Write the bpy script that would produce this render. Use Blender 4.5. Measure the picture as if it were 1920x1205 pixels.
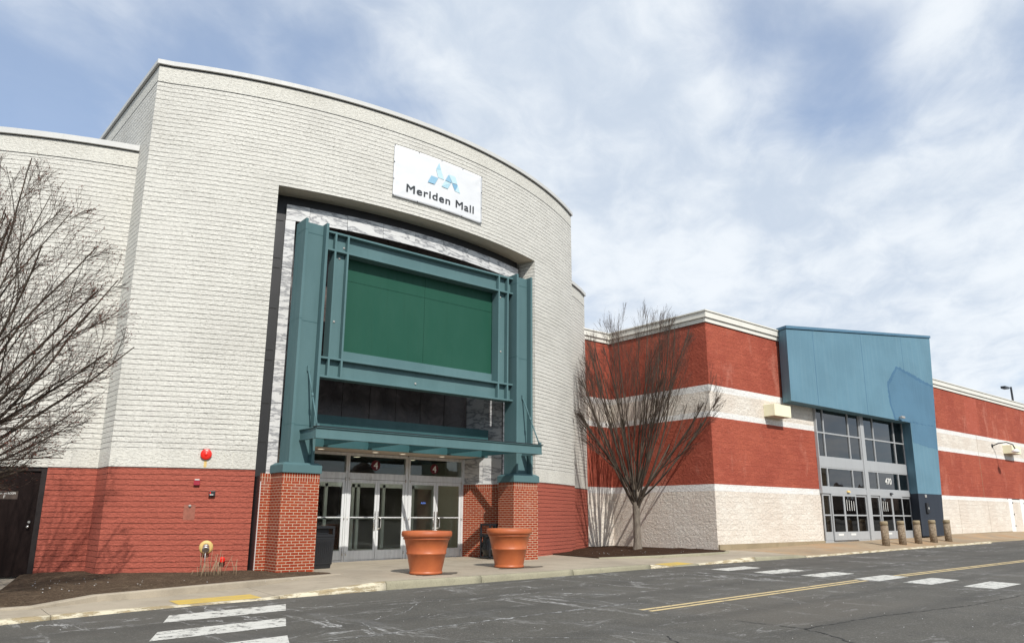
import bpy, math, random
from math import sin, cos, pi, sqrt, atan2, radians, hypot
from mathutils import Vector, Matrix, noise as mnoise

sc = bpy.context.scene
for o in list(bpy.data.objects):
    bpy.data.objects.remove(o)
col = sc.collection

# ------------------------------------------------------------------ camera
cam_d = bpy.data.cameras.new("camera")
cam = bpy.data.objects.new("camera", cam_d)
col.objects.link(cam)
PITCH, ROLL, YAW = 0.232193249, 0.00437411142, 0.684293944
dv = Vector((sin(YAW)*cos(PITCH), cos(YAW)*cos(PITCH), sin(PITCH)))
rv0 = Vector((cos(YAW), -sin(YAW), 0)); uv0 = rv0.cross(dv)
rv = cos(ROLL)*rv0 + sin(ROLL)*uv0
uv_ = -sin(ROLL)*rv0 + cos(ROLL)*uv0
cam.matrix_world = Matrix(((rv.x, uv_.x, -dv.x, 0), (rv.y, uv_.y, -dv.y, 0), (rv.z, uv_.z, -dv.z, 1.47), (0, 0, 0, 1)))
cam_d.sensor_width = 36.0
cam_d.lens = 1387.89*36.0/1920.0
cam_d.shift_y = 37.5/1920.0
cam_d.clip_start = 0.05
cam_d.clip_end = 3000
sc.camera = cam

# ------------------------------------------------------------------ light
SM, SK = 0.33, 0.93            # sunlight travels along (SM, 1, -SK)
sun_dir = Vector((SM, 1.0, -SK)).normalized()
SUN_EL = math.asin(-sun_dir.z)
SUN_ROT = radians(180) + math.atan2(SM, 1.0)
sd = bpy.data.lights.new("sun", 'SUN')
sd.energy = 4.4
sd.angle = radians(0.55)
sd.color = (1.0, 0.96, 0.895)
so = bpy.data.objects.new("sun", sd)
col.objects.link(so)
so.rotation_euler = sun_dir.to_track_quat('-Z', 'Y').to_euler()
so.location = (-20, -40, 40)

world = bpy.data.worlds.new("World")
sc.world = world
world.use_nodes = True
wt = world.node_tree
for n in list(wt.nodes):
    wt.nodes.remove(n)

sc.view_settings.view_transform = 'Standard'
sc.view_settings.look = 'None'
sc.view_settings.exposure = 0.0
sc.view_settings.gamma = 1.0
sc.render.film_transparent = False
sc.cycles.max_bounces = 6
sc.cycles.transparent_max_bounces = 12


# ------------------------------------------------------------------ node helper
class NT:
    def __init__(s, tree):
        s.t = tree

    def n(s, typ, ins=None, **kw):
        nd = s.t.nodes.new(typ)
        for k, v in kw.items():
            setattr(nd, k, v)
        if ins:
            for k, v in ins.items():
                sk = nd.inputs[k]
                if isinstance(v, bpy.types.NodeSocket):
                    s.t.links.new(v, sk)
                else:
                    if isinstance(v, (tuple, list)) and len(v) == 3 and sk.type == 'RGBA':
                        v = (*v, 1)
                    sk.default_value = v
        return nd

    def math(s, op, a, b=0.0, c=None, clamp=False):
        nd = s.n('ShaderNodeMath', {0: a, 1: b}, operation=op, use_clamp=clamp)
        if c is not None:
            if isinstance(c, bpy.types.NodeSocket):
                s.t.links.new(c, nd.inputs[2])
            else:
                nd.inputs[2].default_value = c
        return nd.outputs[0]

    def ramp(s, v, a, b, lo=0.0, hi=1.0, smooth=True):
        nd = s.n('ShaderNodeMapRange', {0: v, 1: a, 2: b, 3: lo, 4: hi}, clamp=True,
                 interpolation_type='SMOOTHSTEP' if smooth else 'LINEAR')
        return nd.outputs[0]

    def noise(s, vec, scale, detail=4.0, rough=0.55, dist=0.0, dims='3D'):
        nd = s.n('ShaderNodeTexNoise', {'Vector': vec, 'Scale': scale, 'Detail': detail, 'Roughness': rough, 'Distortion': dist}, noise_dimensions=dims)
        return nd.outputs[0]

    def mix(s, f, a, b, blend='MIX'):
        nd = s.n('ShaderNodeMix', data_type='RGBA', blend_type=blend)
        for i, v in ((0, f), (6, a), (7, b)):
            sk = nd.inputs[i]
            if isinstance(v, bpy.types.NodeSocket):
                s.t.links.new(v, sk)
            else:
                sk.default_value = (*v, 1) if isinstance(v, (tuple, list)) and len(v) == 3 else v
        return nd.outputs[2]

    def scale(s, v, sx, sy=1.0, sz=1.0, loc=(0, 0, 0)):
        nd = s.n('ShaderNodeMapping', {'Vector': v, 'Scale': (sx, sy, sz), 'Location': loc})
        return nd.outputs[0]


# ------------------------------------------------------------------ sky with broken thin cloud
W = NT(wt)
tc = W.n('ShaderNodeTexCoord')
gen = tc.outputs['Generated']
sky = W.n('ShaderNodeTexSky', sky_type='NISHITA')
sky.sun_disc = False
sky.sun_elevation = SUN_EL
sky.sun_rotation = SUN_ROT
sky.air_density = 1.0
sky.dust_density = 0.4
sky.ozone_density = 1.6
sep = W.n('ShaderNodeSeparateXYZ', {0: gen})
den = W.math('MAXIMUM', W.math('ADD', sep.outputs[2], 0.16), 0.06)
cx_ = W.math('DIVIDE', sep.outputs[0], den)
cy_ = W.math('DIVIDE', sep.outputs[1], den)
cp = W.n('ShaderNodeCombineXYZ', {0: cx_, 1: cy_, 2: 0.0}).outputs[0]
SKY_VEC = cp


def vdot(v, c):
    nd = W.n('ShaderNodeVectorMath', {0: v, 1: c}, operation='DOT_PRODUCT')
    return nd.outputs['Value']


rot = W.n('ShaderNodeMapping', {'Vector': cp, 'Rotation': (0, 0, radians(-33)), 'Scale': (1.0, 1.0, 1.0)}).outputs[0]
str_ = W.scale(rot, 0.95, 1.1, 1.0, (3.1, 1.7, 0))
big = W.noise(str_, 0.62, 3.0, 0.5, 0.35)
mid = W.noise(str_, 1.7, 6.0, 0.52, 0.35)
fin = W.noise(W.scale(rot, 1.0, 1.4, 1.0, (7, 2, 1)), 6.0, 6.0, 0.6, 0.4)
cov = W.math('ADD', W.math('MULTIPLY', big, 0.54), W.math('ADD', W.math('MULTIPLY', mid, 0.50), W.math('MULTIPLY', fin, 0.08)))
# fixed blue openings and cloud banks of this afternoon's sky (directions in the world)


def lobe(px, py, width, amt):
    f = 1387.89
    d = (dv*f + rv*(px-960) - uv_*(py-640)).normalized()
    c = vdot(gen, tuple(d))
    return W.math('MULTIPLY', W.ramp(c, cos(radians(width)), 1.0), amt)


for a in ((120, 60, 17, -0.14), (420, 40, 9, -0.03), (700, 120, 8, -0.11), (470, 110, 9, -0.05), (1480, 110, 9, -0.12), (1650, 180, 7, -0.09),
          (1330, 40, 6, -0.06), (1860, 60, 9, -0.02), (1100, 260, 11, 0.14), (1350, 380, 13, 0.13), (1650, 480, 12, 0.10), (960, 60, 9, 0.09),
          (1750, 130, 5, 0.06), (1250, 120, 7, 0.07), (20, 250, 7, -0.1)):
    cov = W.math('ADD', cov, lobe(*a))
mask = W.ramp(cov, 0.37, 0.63)
shade = W.ramp(W.math('ADD', W.math('MULTIPLY', mid, 0.6), W.math('MULTIPLY', fin, 0.4)), 0.36, 0.66)
ccol = W.mix(shade, (5.8, 6.6, 7.7), (8.5, 8.95, 9.4))
skyc = W.mix(1.0, sky.outputs[0], (1.30, 1.44, 1.62), 'MULTIPLY')
skyc = W.mix(0.45, skyc, (4.4, 5.4, 6.9))
fc = W.mix(W.math('ADD', 0.10, W.math('MULTIPLY', mask, 0.85)), skyc, ccol)
bg = W.n('ShaderNodeBackground', {'Color': fc, 'Strength': 0.108})
W.n('ShaderNodeOutputWorld', {'Surface': bg.outputs[0]})

# ------------------------------------------------------------------ materials
MATS = {}


def new_mat(name):
    m = bpy.data.materials.new(name)
    m.use_nodes = True
    t = m.node_tree
    for n in list(t.nodes):
        t.nodes.remove(n)
    return m, NT(t)


def finish(T, colr, rough=0.8, bumph=None, bdist=0.01, spec=0.3, metal=0.0, bstr=1.0, **extra):
    ins = {'Base Color': colr, 'Roughness': rough, 'Metallic': metal, 'Specular IOR Level': spec}
    ins.update(extra)
    p = T.n('ShaderNodeBsdfPrincipled', ins)
    if bumph is not None:
        b = T.n('ShaderNodeBump', {'Height': bumph, 'Distance': bdist, 'Strength': bstr})
        T.t.links.new(b.outputs[0], p.inputs['Normal'])
    T.n('ShaderNodeOutputMaterial', {'Surface': p.outputs[0]})
    return p


def coord(T, kind='UV'):
    return T.n('ShaderNodeTexCoord').outputs[kind]


def split_block(name, base, h=0.128, joint=(0.025, 0.022, 0.02), dirt=(0.15, 0.135, 0.11), soldier=False, chips=0.5, jstr=1.0, bd=0.02):
    m, T = new_mat(name)
    uv = coord(T)
    s = T.n('ShaderNodeSeparateXYZ', {0: uv})
    wob = T.math('MULTIPLY', T.math('SUBTRACT', T.noise(uv, 6.0, 3.0), 0.5), 0.022)
    if soldier:
        q = T.math('DIVIDE', s.outputs[0], 0.205)
        q = T.math('ADD', q, T.math('MULTIPLY', wob, 2.0))
    else:
        q = T.math('DIVIDE', T.math('ADD', s.outputs[1], wob), h)
    fr = T.math('FRACT', q)
    dist = T.math('ADD', T.math('ABSOLUTE', T.math('SUBTRACT', fr, 0.5)), T.math('MULTIPLY', T.math('SUBTRACT', T.noise(uv, 9.0, 4.0, 0.7), 0.5), 0.09 if not soldier else 0.0))
    line = T.ramp(dist, 0.435 if not soldier else 0.46, 0.468 if not soldier else 0.485)
    # one strength per course stretch, so some joints nearly vanish
    cell = T.n('ShaderNodeCombineXYZ', {0: T.math('MULTIPLY', s.outputs[0], 0.9), 1: T.math('MULTIPLY', T.math('ROUND', q), 3.7), 2: 0.0}).outputs[0]
    jn = T.ramp(T.noise(cell, 1.0, 5.0, 0.75), 0.34, 0.56, 0.22, 1.0)
    if soldier:
        jn = T.ramp(T.noise(cell, 1.0, 3.0, 0.7), 0.45, 0.7, 0.0, 0.35)
    # per block tone
    row = T.math('FLOOR', T.math('ADD', q, 0.0))
    off = T.math('MULTIPLY', T.math('MODULO', row, 2.0), 0.2)
    bx = T.math('FLOOR', T.math('DIVIDE', T.math('ADD', s.outputs[0], off), 0.4))
    wn = T.n('ShaderNodeTexWhiteNoise', {'Vector': T.n('ShaderNodeCombineXYZ', {0: bx, 1: row, 2: 0.0}).outputs[0]}, noise_dimensions='2D').outputs[0]
    fine = T.noise(uv, 26.0, 7.0, 0.68)
    med = T.noise(T.scale(uv, 1.0, 1.7), 11.0, 6.0, 0.66)
    large = T.noise(uv, 0.55, 5.0, 0.6)
    c = T.mix(T.ramp(wn, 0, 1, 0.0, 0.16, False), base, tuple(x*0.72 for x in base))
    c = T.mix(T.ramp(med, 0.40, 0.60, 0.30, 0.0), c, tuple(x*0.55 for x in base))
    c = T.mix(T.ramp(large, 0.42, 0.75, 0.0, 0.30), c, tuple(0.5*a+0.5*b for a, b in zip(base, dirt)))
    chip = T.math('MULTIPLY', T.ramp(T.noise(T.scale(uv, 1.0, 2.0, 1.0, (3, 1, 0)), 15.0, 5.0, 0.7), 0.56, 0.66), T.ramp(T.noise(uv, 1.6, 4.0, 0.6), 0.40, 0.62, 0.25, 1.0))
    c = T.mix(T.math('MULTIPLY', chip, chips), c, dirt)
    # vertical perpend joints, faint
    if not soldier:
        vx = T.math('FRACT', T.math('DIVIDE', T.math('ADD', s.outputs[0], off), 0.4))
        vl = T.math('MULTIPLY', T.ramp(T.math('ABSOLUTE', T.math('SUBTRACT', vx, 0.5)), 0.488, 0.496), T.ramp(med, 0.45, 0.6, 0, 0.35))
        c = T.mix(vl, c, joint)
    c = T.mix(T.math('MULTIPLY', T.math('MULTIPLY', line, jn), jstr), c, joint)
    hgt = T.math('ADD', T.math('MULTIPLY', med, 2.0), T.math('MULTIPLY', fine, 1.0))
    hgt = T.math('SUBTRACT', hgt, T.math('MULTIPLY', line, 0.05 if soldier else 0.6))
    hgt = T.math('ADD', hgt, T.math('MULTIPLY', wn, 0.25))
    finish(T, c, 0.88, hgt, bd, 0.2)
    MATS[name] = m
    return m


def block8(name, base, joint, tint=None, grout=0.55, bd=0.016, splotch=None):
    """8 x 16 inch split-face block, painted or plain"""
    m, T = new_mat(name)
    uv = coord(T)
    wv = T.n('ShaderNodeVectorMath', {0: uv, 1: T.n('ShaderNodeVectorMath', {0: T.n('ShaderNodeTexNoise', {'Vector': uv, 'Scale': 5.0}).outputs[1], 3: 0.012}, operation='SCALE').outputs[0]}, operation='ADD').outputs[0]
    br = T.n('ShaderNodeTexBrick', {'Vector': wv, 'Color1': (0, 0, 0), 'Color2': (1, 1, 1), 'Mortar': (0.5, 0.5, 0.5), 'Scale': 1.0, 'Mortar Size': 0.006, 'Mortar Smooth': 0.5,
                                    'Brick Width': 0.406, 'Row Height': 0.2035}, offset=0.5)
    tone = T.n('ShaderNodeSeparateColor', {0: br.outputs[0]}).outputs[0]
    fine = T.noise(uv, 22.0, 7.0, 0.68)
    med = T.noise(uv, 5.5, 6.0, 0.62)
    large = T.noise(T.scale(uv, 1.0, 0.6), 0.45, 4.0, 0.55)
    t2 = tint or tuple(x*0.8 for x in base)
    c = T.mix(T.ramp(tone, 0, 1, 0.0, 0.45, False), base, t2)
    c = T.mix(T.ramp(large, 0.42, 0.60, 0.0, 0.7), c, t2)
    c = T.mix(T.ramp(T.noise(T.scale(uv, 0.8, 2.2, 1.0, (11, 5, 0)), 1.6, 5.0, 0.65), 0.50, 0.68, 0.0, 0.5), c, tuple(min(1, x*1.18+0.015) for x in base))
    c = T.mix(T.ramp(med, 0.5, 0.72, 0.0, 0.35), c, tuple(x*0.7 for x in base))
    c = T.mix(T.ramp(T.noise(uv, 13.0, 5.0, 0.68), 0.36, 0.60, 0.40, 0.0), c, tuple(x*0.66 for x in base))
    if splotch:
        c = T.mix(T.ramp(T.noise(T.scale(uv, 1.0, 0.35, 1.0, (5, 3, 0)), 0.8, 5.0, 0.7), 0.56, 0.70, 0.0, 0.6), c, splotch)
    jm = T.math('MULTIPLY', br.outputs[1], T.ramp(T.noise(uv, 1.4, 4.0), 0.40, 0.68, 0.04, grout*0.75))
    c = T.mix(jm, c, joint)
    h = T.math('ADD', T.math('MULTIPLY', T.noise(uv, 9.0, 6.0, 0.65), 2.0), T.math('MULTIPLY', fine, 1.0))
    h = T.math('SUBTRACT', h, T.math('MULTIPLY', br.outputs[1], 0.18))
    h = T.math('ADD', h, T.math('MULTIPLY', tone, 0.25))
    finish(T, c, 0.88, h, bd, 0.2)
    MATS[name] = m
    return m


def brick_mat(name, c1, c2, mortar, w=0.203, h=0.0677, soldier=False):
    m, T = new_mat(name)
    uv = coord(T)
    v = uv
    if soldier:
        v = T.n('ShaderNodeMapping', {'Vector': uv, 'Rotation': (0, 0, pi/2)}).outputs[0]
    br = T.n('ShaderNodeTexBrick', {'Vector': v, 'Color1': c1, 'Color2': c2, 'Mortar': mortar, 'Scale': 1.0, 'Mortar Size': 0.0072, 'Mortar Smooth': 0.1,
                                    'Brick Width': w if not soldier else 0.24, 'Row Height': h, 'Bias': -0.1}, offset=0.5 if not soldier else 0.0)
    n1 = T.noise(uv, 30, 5, 0.6)
    n2 = T.noise(uv, 2.0, 4, 0.6)
    c = T.mix(T.ramp(n1, 0.35, 0.7, 0.0, 0.3), br.outputs[0], tuple(x*0.6 for x in c1))
    c = T.mix(T.ramp(n2, 0.55, 0.8, 0.0, 0.25), c, (0.42, 0.34, 0.28))
    hh = T.math('ADD', T.math('MULTIPLY', n1, 0.25), T.math('MULTIPLY', br.outputs[1], -1.0))
    finish(T, c, 0.82, hh, 0.006, 0.25)
    MATS[name] = m
    return m


def painted_metal(name, base, rough=0.42, wear=(0.34, 0.30, 0.24), wear_amt=0.5, fade=0.25, spec=0.22, coordk='Object', bump=True):
    m, T = new_mat(name)
    ob = coord(T, coordk)
    large = T.noise(T.scale(ob, 0.7, 0.7, 0.35), 1.3, 5.0, 0.6)
    streak = T.noise(T.scale(ob, 9.0, 9.0, 0.5), 1.0, 5.0, 0.6)
    spots = T.noise(ob, 14.0, 5.0, 0.7)
    c = T.mix(T.ramp(large, 0.35, 0.7, 0.0, fade), base, tuple(min(1, x*1.35+0.03) for x in base))
    c = T.mix(T.ramp(streak, 0.55, 0.8, 0.0, 0.35), c, tuple(x*0.72 for x in base))
    c = T.mix(T.math('MULTIPLY', T.ramp(spots, 0.70, 0.76), wear_amt), c, wear)
    r = T.ramp(streak, 0.3, 0.7, rough-0.08, rough+0.15)
    h = T.noise(ob, 2.2, 2.0)
    finish(T, c, r, h if bump else None, 0.004, spec)
    MATS[name] = m
    return m


def plain(name, base, rough=0.6, var=0.15, scale=6.0, bump=0.002, spec=0.4, metal=0.0, coordk='Object'):
    m, T = new_mat(name)
    ob = coord(T, coordk)
    n = T.noise(ob, scale, 5.0, 0.6)
    n2 = T.noise(ob, scale*0.18, 4.0, 0.55)
    c = T.mix(T.ramp(n, 0.35, 0.7, 0.0, var), base, tuple(x*0.55 for x in base))
    c = T.mix(T.ramp(n2, 0.4, 0.7, 0.0, var), c, tuple(min(1, x*1.3+0.01) for x in base))
    finish(T, c, T.ramp(n2, 0.3, 0.7, max(0.03, rough-0.07), min(1, rough+0.1)), n, bump, spec, metal)
    MATS[name] = m
    return m


split_block('white_split_block', (0.715, 0.70, 0.64), chips=1.0, bd=0.015)
split_block('white_soldier_block', (0.70, 0.685, 0.62), soldier=True, chips=1.0, joint=(0.80, 0.77, 0.62), bd=0.016)
split_block('red_split_block', (0.44, 0.118, 0.080), joint=(0.055, 0.016, 0.012), dirt=(0.26, 0.065, 0.05), chips=0.4, bd=0.022)
block8('store_red_block', (0.42, 0.104, 0.062), (0.17, 0.04, 0.03), tint=(0.31, 0.066, 0.042), grout=0.55, splotch=(0.50, 0.185, 0.13), bd=0.028)
block8('store_beige_block', (0.78, 0.725, 0.64), (0.40, 0.35, 0.29), tint=(0.68, 0.59, 0.50), grout=0.45, bd=0.03)
block8('store_white_block', (0.80, 0.79, 0.76), (0.5, 0.46, 0.42), tint=(0.74, 0.72, 0.68), grout=0.3, bd=0.020)
brick_mat('red_brick', (0.27, 0.031, 0.008), (0.34, 0.054, 0.015), (0.58, 0.46, 0.33))
brick_mat('red_brick_soldier', (0.26, 0.031, 0.008), (0.33, 0.054, 0.016), (0.56, 0.45, 0.33), soldier=True)
painted_metal('teal_steel', (0.080, 0.150, 0.158), 0.58, wear_amt=0.0, fade=0.22)
painted_metal('teal_steel_worn', (0.084, 0.157, 0.164), 0.58, wear_amt=0.45, fade=0.3)
painted_metal('teal_fascia', (0.034, 0.092, 0.098), 0.4, wear=(0.6, 0.6, 0.55), wear_amt=0.4, fade=0.3)
painted_metal('green_board', (0.013, 0.072, 0.046), 0.5, wear_amt=0.0, fade=0.12, bump=False)
painted_metal('coping_metal', (0.55, 0.55, 0.53), 0.5, wear=(0.3, 0.3, 0.3), wear_amt=0.5, fade=0.2)
painted_metal('cornice_metal', (0.68, 0.665, 0.60), 0.5, wear=(0.4, 0.38, 0.33), wear_amt=0.3, fade=0.15)
painted_metal('fixture_cream', (0.80, 0.76, 0.54), 0.5, wear_amt=0.0, fade=0.1)
plain('dark_joint', (0.02, 0.02, 0.02), 0.8)
plain('black_plastic', (0.012, 0.013, 0.015), 0.45, spec=0.5)
plain('black_metal', (0.018, 0.02, 0.024), 0.4, spec=0.5)
plain('bag_plastic', (0.008, 0.008, 0.009), 0.18, 0.1, 12, 0.02, 0.6)
plain('soffit_paint', (0.55, 0.47, 0.38), 0.85)
plain('soffit_dark', (0.50, 0.45, 0.36), 0.85)
plain('brown_door', (0.008, 0.003, 0.0022), 0.5, 0.3, 2.0, spec=0.12)
plain('door_frame_brown', (0.012, 0.007, 0.006), 0.5)
plain('sign_plate', (0.06, 0.042, 0.032), 0.5)
plain('white_paint', (0.80, 0.80, 0.78), 0.6, 0.06)
plain('banner_white', (0.68, 0.695, 0.71), 0.55, 0.03, 2.0)
plain('letter_dark', (0.035, 0.04, 0.045), 0.6, 0.05)
plain('logo_pale', (0.48, 0.66, 0.72), 0.6, 0.04)
plain('logo_light', (0.38, 0.58, 0.67), 0.6, 0.04)
plain('logo_mid', (0.26, 0.46, 0.60), 0.6, 0.08)
plain('logo_dark', (0.19, 0.39, 0.55), 0.6, 0.08)
plain('decal_red', (0.11, 0.006, 0.014), 0.5, 0.05)
plain('decal_white', (0.75, 0.74, 0.70), 0.5, 0.05)
plain('decal_blue', (0.08, 0.16, 0.5), 0.5, 0.1)
plain('alarm_red', (0.72, 0.022, 0.012), 0.35, 0.05, spec=0.5)
plain('strobe_red', (0.32, 0.02, 0.04), 0.4, 0.1)
plain('chrome', (0.62, 0.60, 0.56), 0.28, 0.25, 20, 0.001, 0.5, 0.9)
plain('brass_yellow', (0.62, 0.44, 0.16), 0.5, 0.35, 9)
plain('icicle', (0.55, 0.56, 0.55), 0.35, 0.2)
plain('grey_plastic', (0.35, 0.34, 0.32), 0.6)
plain('blind_dark', (0.055, 0.058, 0.062), 0.7, 0.1)
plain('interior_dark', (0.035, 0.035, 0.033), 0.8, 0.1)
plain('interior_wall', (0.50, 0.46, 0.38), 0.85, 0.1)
plain('interior_floor', (0.28, 0.25, 0.21), 0.4, 0.2)
plain('roof_membrane', (0.30, 0.29, 0.28), 0.9, 0.2, 1.0)
plain('opposite_wall', (0.55, 0.42, 0.25), 0.85, 0.1, 0.5)
plain('opposite_trim', (0.72, 0.62, 0.44), 0.8, 0.1, 0.5)
plain('dead_stem', (0.32, 0.24, 0.15), 0.8, 0.3)
plain('stain_dark', (0.10, 0.085, 0.065), 0.7, 0.3)
plain('litter_white', (0.6, 0.6, 0.58), 0.8, 0.2)

# aluminium storefront
m, T = new_mat('aluminium')
ob = coord(T, 'Object')
st = T.noise(T.scale(ob, 6, 6, 0.6), 2.0, 5, 0.6)
gr = T.noise(ob, 3.0, 5, 0.6)
c = T.mix(T.ramp(st, 0.35, 0.7), (0.72, 0.73, 0.72), (0.60, 0.605, 0.60))
c = T.mix(T.ramp(gr, 0.6, 0.8, 0, 0.5), c, (0.24, 0.22, 0.19))
finish(T, c, T.ramp(st, 0.3, 0.7, 0.36, 0.5), T.noise(ob, 1.5, 2), 0.002, 0.5, 0.15)
MATS['aluminium'] = m
painted_metal('grey_aluminium', (0.36, 0.37, 0.375), 0.45, wear=(0.25, 0.24, 0.22), wear_amt=0.2, fade=0.12, spec=0.4)

# terracotta resin planter
m, T = new_mat('terracotta')
ob = coord(T, 'Object')
n1 = T.noise(ob, 2.2, 6, 0.62)
n2 = T.noise(T.scale(ob, 3, 3, 0.8), 4.0, 5, 0.6)
n3 = T.noise(ob, 40, 3, 0.6)
c = T.mix(T.ramp(n1, 0.35, 0.7), (0.46, 0.125, 0.042), (0.37, 0.092, 0.031))
c = T.mix(T.ramp(n2, 0.6, 0.8, 0, 0.4), c, (0.50, 0.20, 0.10))
c = T.mix(T.ramp(n3, 0.72, 0.76, 0, 0.5), c, (0.2, 0.06, 0.03))
finish(T, c, T.ramp(n1, 0.3, 0.7, 0.36, 0.55), n3, 0.0015, 0.45)
MATS['terracotta'] = m

# marble cladding, large honed/cleft panels
m, T = new_mat('marble')
uv = coord(T)
w1 = T.n('ShaderNodeTexNoise', {'Vector': T.n('ShaderNodeMapping', {'Vector': uv, 'Rotation': (0, 0, 0.9), 'Scale': (0.6, 2.6, 1)}).outputs[0], 'Scale': 1.6, 'Detail': 9.0, 'Roughness': 0.62, 'Distortion': 0.35}).outputs[0]
w2 = T.noise(T.n('ShaderNodeMapping', {'Vector': uv, 'Rotation': (0, 0, -0.6), 'Scale': (0.9, 2.2, 1)}).outputs[0], 2.6, 8.0, 0.68, 0.25)
fine = T.noise(uv, 18, 6, 0.65)
vein = T.ramp(T.math('ABSOLUTE', T.math('SUBTRACT', w1, 0.5)), 0.0, 0.055, 1.0, 0.0)
v2 = T.ramp(w2, 0.52, 0.72)
c = T.mix(T.math('MULTIPLY', v2, 0.6), (0.62, 0.62, 0.61), (0.33, 0.335, 0.35))
c = T.mix(T.math('MULTIPLY', vein, 0.85), c, (0.20, 0.205, 0.22))
c = T.mix(T.ramp(fine, 0.55, 0.75, 0, 0.3), c, (0.42, 0.42, 0.42))
finish(T, c, 0.5, T.math('ADD', T.math('MULTIPLY', w2, 1.0), T.math('MULTIPLY', fine, 0.4)), 0.012, 0.4)
MATS['marble'] = m

m, T = new_mat('grey_granite')
uv = coord(T)
fine = T.noise(uv, 60, 4, 0.7)
lg = T.noise(uv, 1.0, 5, 0.6)
c = T.mix(T.ramp(fine, 0.35, 0.65), (0.007, 0.007, 0.008), (0.030, 0.031, 0.033))
c = T.mix(T.ramp(lg, 0.4, 0.7, 0, 0.5), c, (0.03, 0.03, 0.032))
finish(T, c, 0.45, fine, 0.001, 0.4)
MATS['grey_granite'] = m

m, T = new_mat('dark_polished_granite')
uv = coord(T)
w1 = T.noise(uv, 1.6, 8, 0.65, 0.8)
fine = T.noise(uv, 12, 6, 0.65, 0.6)
c = T.mix(T.ramp(w1, 0.45, 0.75), (0.085, 0.069, 0.065), (0.20, 0.165, 0.155))
c = T.mix(T.ramp(fine, 0.62, 0.72, 0, 0.6), c, (0.012, 0.011, 0.012))
finish(T, c, T.ramp(w1, 0.3, 0.7, 0.22, 0.4), fine, 0.003, 0.35)
MATS['dark_polished_granite'] = m

# blue stucco portal
def stucco(name, base, streak_c):
    m, T = new_mat(name)
    ob = coord(T, 'Object')
    lg = T.noise(T.scale(ob, 0.5, 1, 0.7), 1.0, 6, 0.6)
    stv = T.noise(T.scale(ob, 6.0, 6.0, 0.35), 1.0, 6, 0.65)
    fi = T.noise(ob, 35, 5, 0.65)
    c = T.mix(T.ramp(lg, 0.35, 0.68, 0, 0.8), base, tuple(x*0.86 for x in base))
    c = T.mix(T.ramp(stv, 0.42, 0.72, 0, 0.45), c, streak_c)
    c = T.mix(T.ramp(fi, 0.5, 0.75, 0, 0.25), c, tuple(x*0.7 for x in base))
    finish(T, c, 0.85, fi, 0.003, 0.2)
    MATS[name] = m
stucco('blue_stucco', (0.130, 0.245, 0.315), (0.165, 0.28, 0.34))
stucco('blue_stucco_fresh', (0.098, 0.198, 0.285), (0.108, 0.21, 0.295))
stucco('blue_stucco_streak', (0.075, 0.165, 0.26), (0.08, 0.18, 0.28))
stucco('black_stucco', (0.034, 0.042, 0.056), (0.045, 0.055, 0.07))

# exposed aggregate bollard
m, T = new_mat('exposed_aggregate')
ob = coord(T, 'Object')
vo = T.n('ShaderNodeTexVoronoi', {'Vector': ob, 'Scale': 42.0})
vr = T.n('ShaderNodeSeparateColor', {0: vo.outputs[1]}).outputs[0]
c = T.mix(T.ramp(vr, 0.1, 0.9, 0, 1, False), (0.20, 0.145, 0.09), (0.42, 0.34, 0.25))
c = T.mix(T.ramp(vo.outputs[0], 0.3, 0.75, 0, 0.7), c, (0.12, 0.09, 0.06))
finish(T, c, 0.85, T.math('MULTIPLY', vo.outputs[0], -1.0), 0.012, 0.3)
MATS['exposed_aggregate'] = m

# concrete
def concrete(name, base, agg=0.2, rust=0.0, rough=0.88):
    m, T = new_mat(name)
    ob = coord(T, 'Object')
    lg = T.noise(ob, 0.45, 6, 0.62)
    md = T.noise(ob, 2.6, 6, 0.65)
    fi = T.noise(ob, 55, 3, 0.7)
    c = T.mix(T.ramp(lg, 0.35, 0.68, 0, 0.8), base, tuple(x*0.74 for x in base))
    c = T.mix(T.ramp(md, 0.48, 0.75, 0, 0.55), c, tuple(x*0.62 for x in base))
    c = T.mix(T.ramp(fi, 0.5, 0.7, 0, agg), c, tuple(x*0.4 for x in base))
    c = T.mix(T.ramp(fi, 0.32, 0.40, agg*0.8, 0), c, tuple(min(1, x*1.5) for x in base))
    if rust:
        c = T.mix(T.ramp(T.noise(T.scale(ob, 1, 1, 1, (4, 8, 0)), 0.6, 5, 0.6), 0.45, 0.62, 0, rust), c, (0.42, 0.24, 0.11))
    finish(T, c, rough, T.math('ADD', fi, T.math('MULTIPLY', md, 1.5)), 0.004, 0.25)
    MATS[name] = m
concrete('sidewalk_concrete', (0.40, 0.345, 0.265), 0.22)
concrete('sidewalk_concrete_tan', (0.37, 0.285, 0.19), 0.22, rust=0.45)
concrete('curb_concrete', (0.33, 0.305, 0.215), 0.5)
concrete('plinth_concrete', (0.33, 0.265, 0.17), 0.3)

# painted curb: cream paint flaking off concrete
m, T = new_mat('curb_painted')
ob = coord(T, 'Object')
md = T.noise(T.scale(ob, 1.2, 1.2, 7.0), 2.4, 7, 0.7)
fi = T.noise(ob, 30, 5, 0.7)
msk = T.ramp(T.math('ADD', md, T.math('MULTIPLY', fi, 0.25)), 0.58, 0.70)
c = T.mix(msk, (0.60, 0.54, 0.40), (0.34, 0.27, 0.16))
c = T.mix(T.ramp(md, 0.62, 0.72, 0, 0.8), c, (0.10, 0.08, 0.06))
finish(T, c, 0.8, T.math('ADD', fi, T.math('MULTIPLY', msk, -1.0)), 0.006, 0.3)
MATS['curb_painted'] = m

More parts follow.
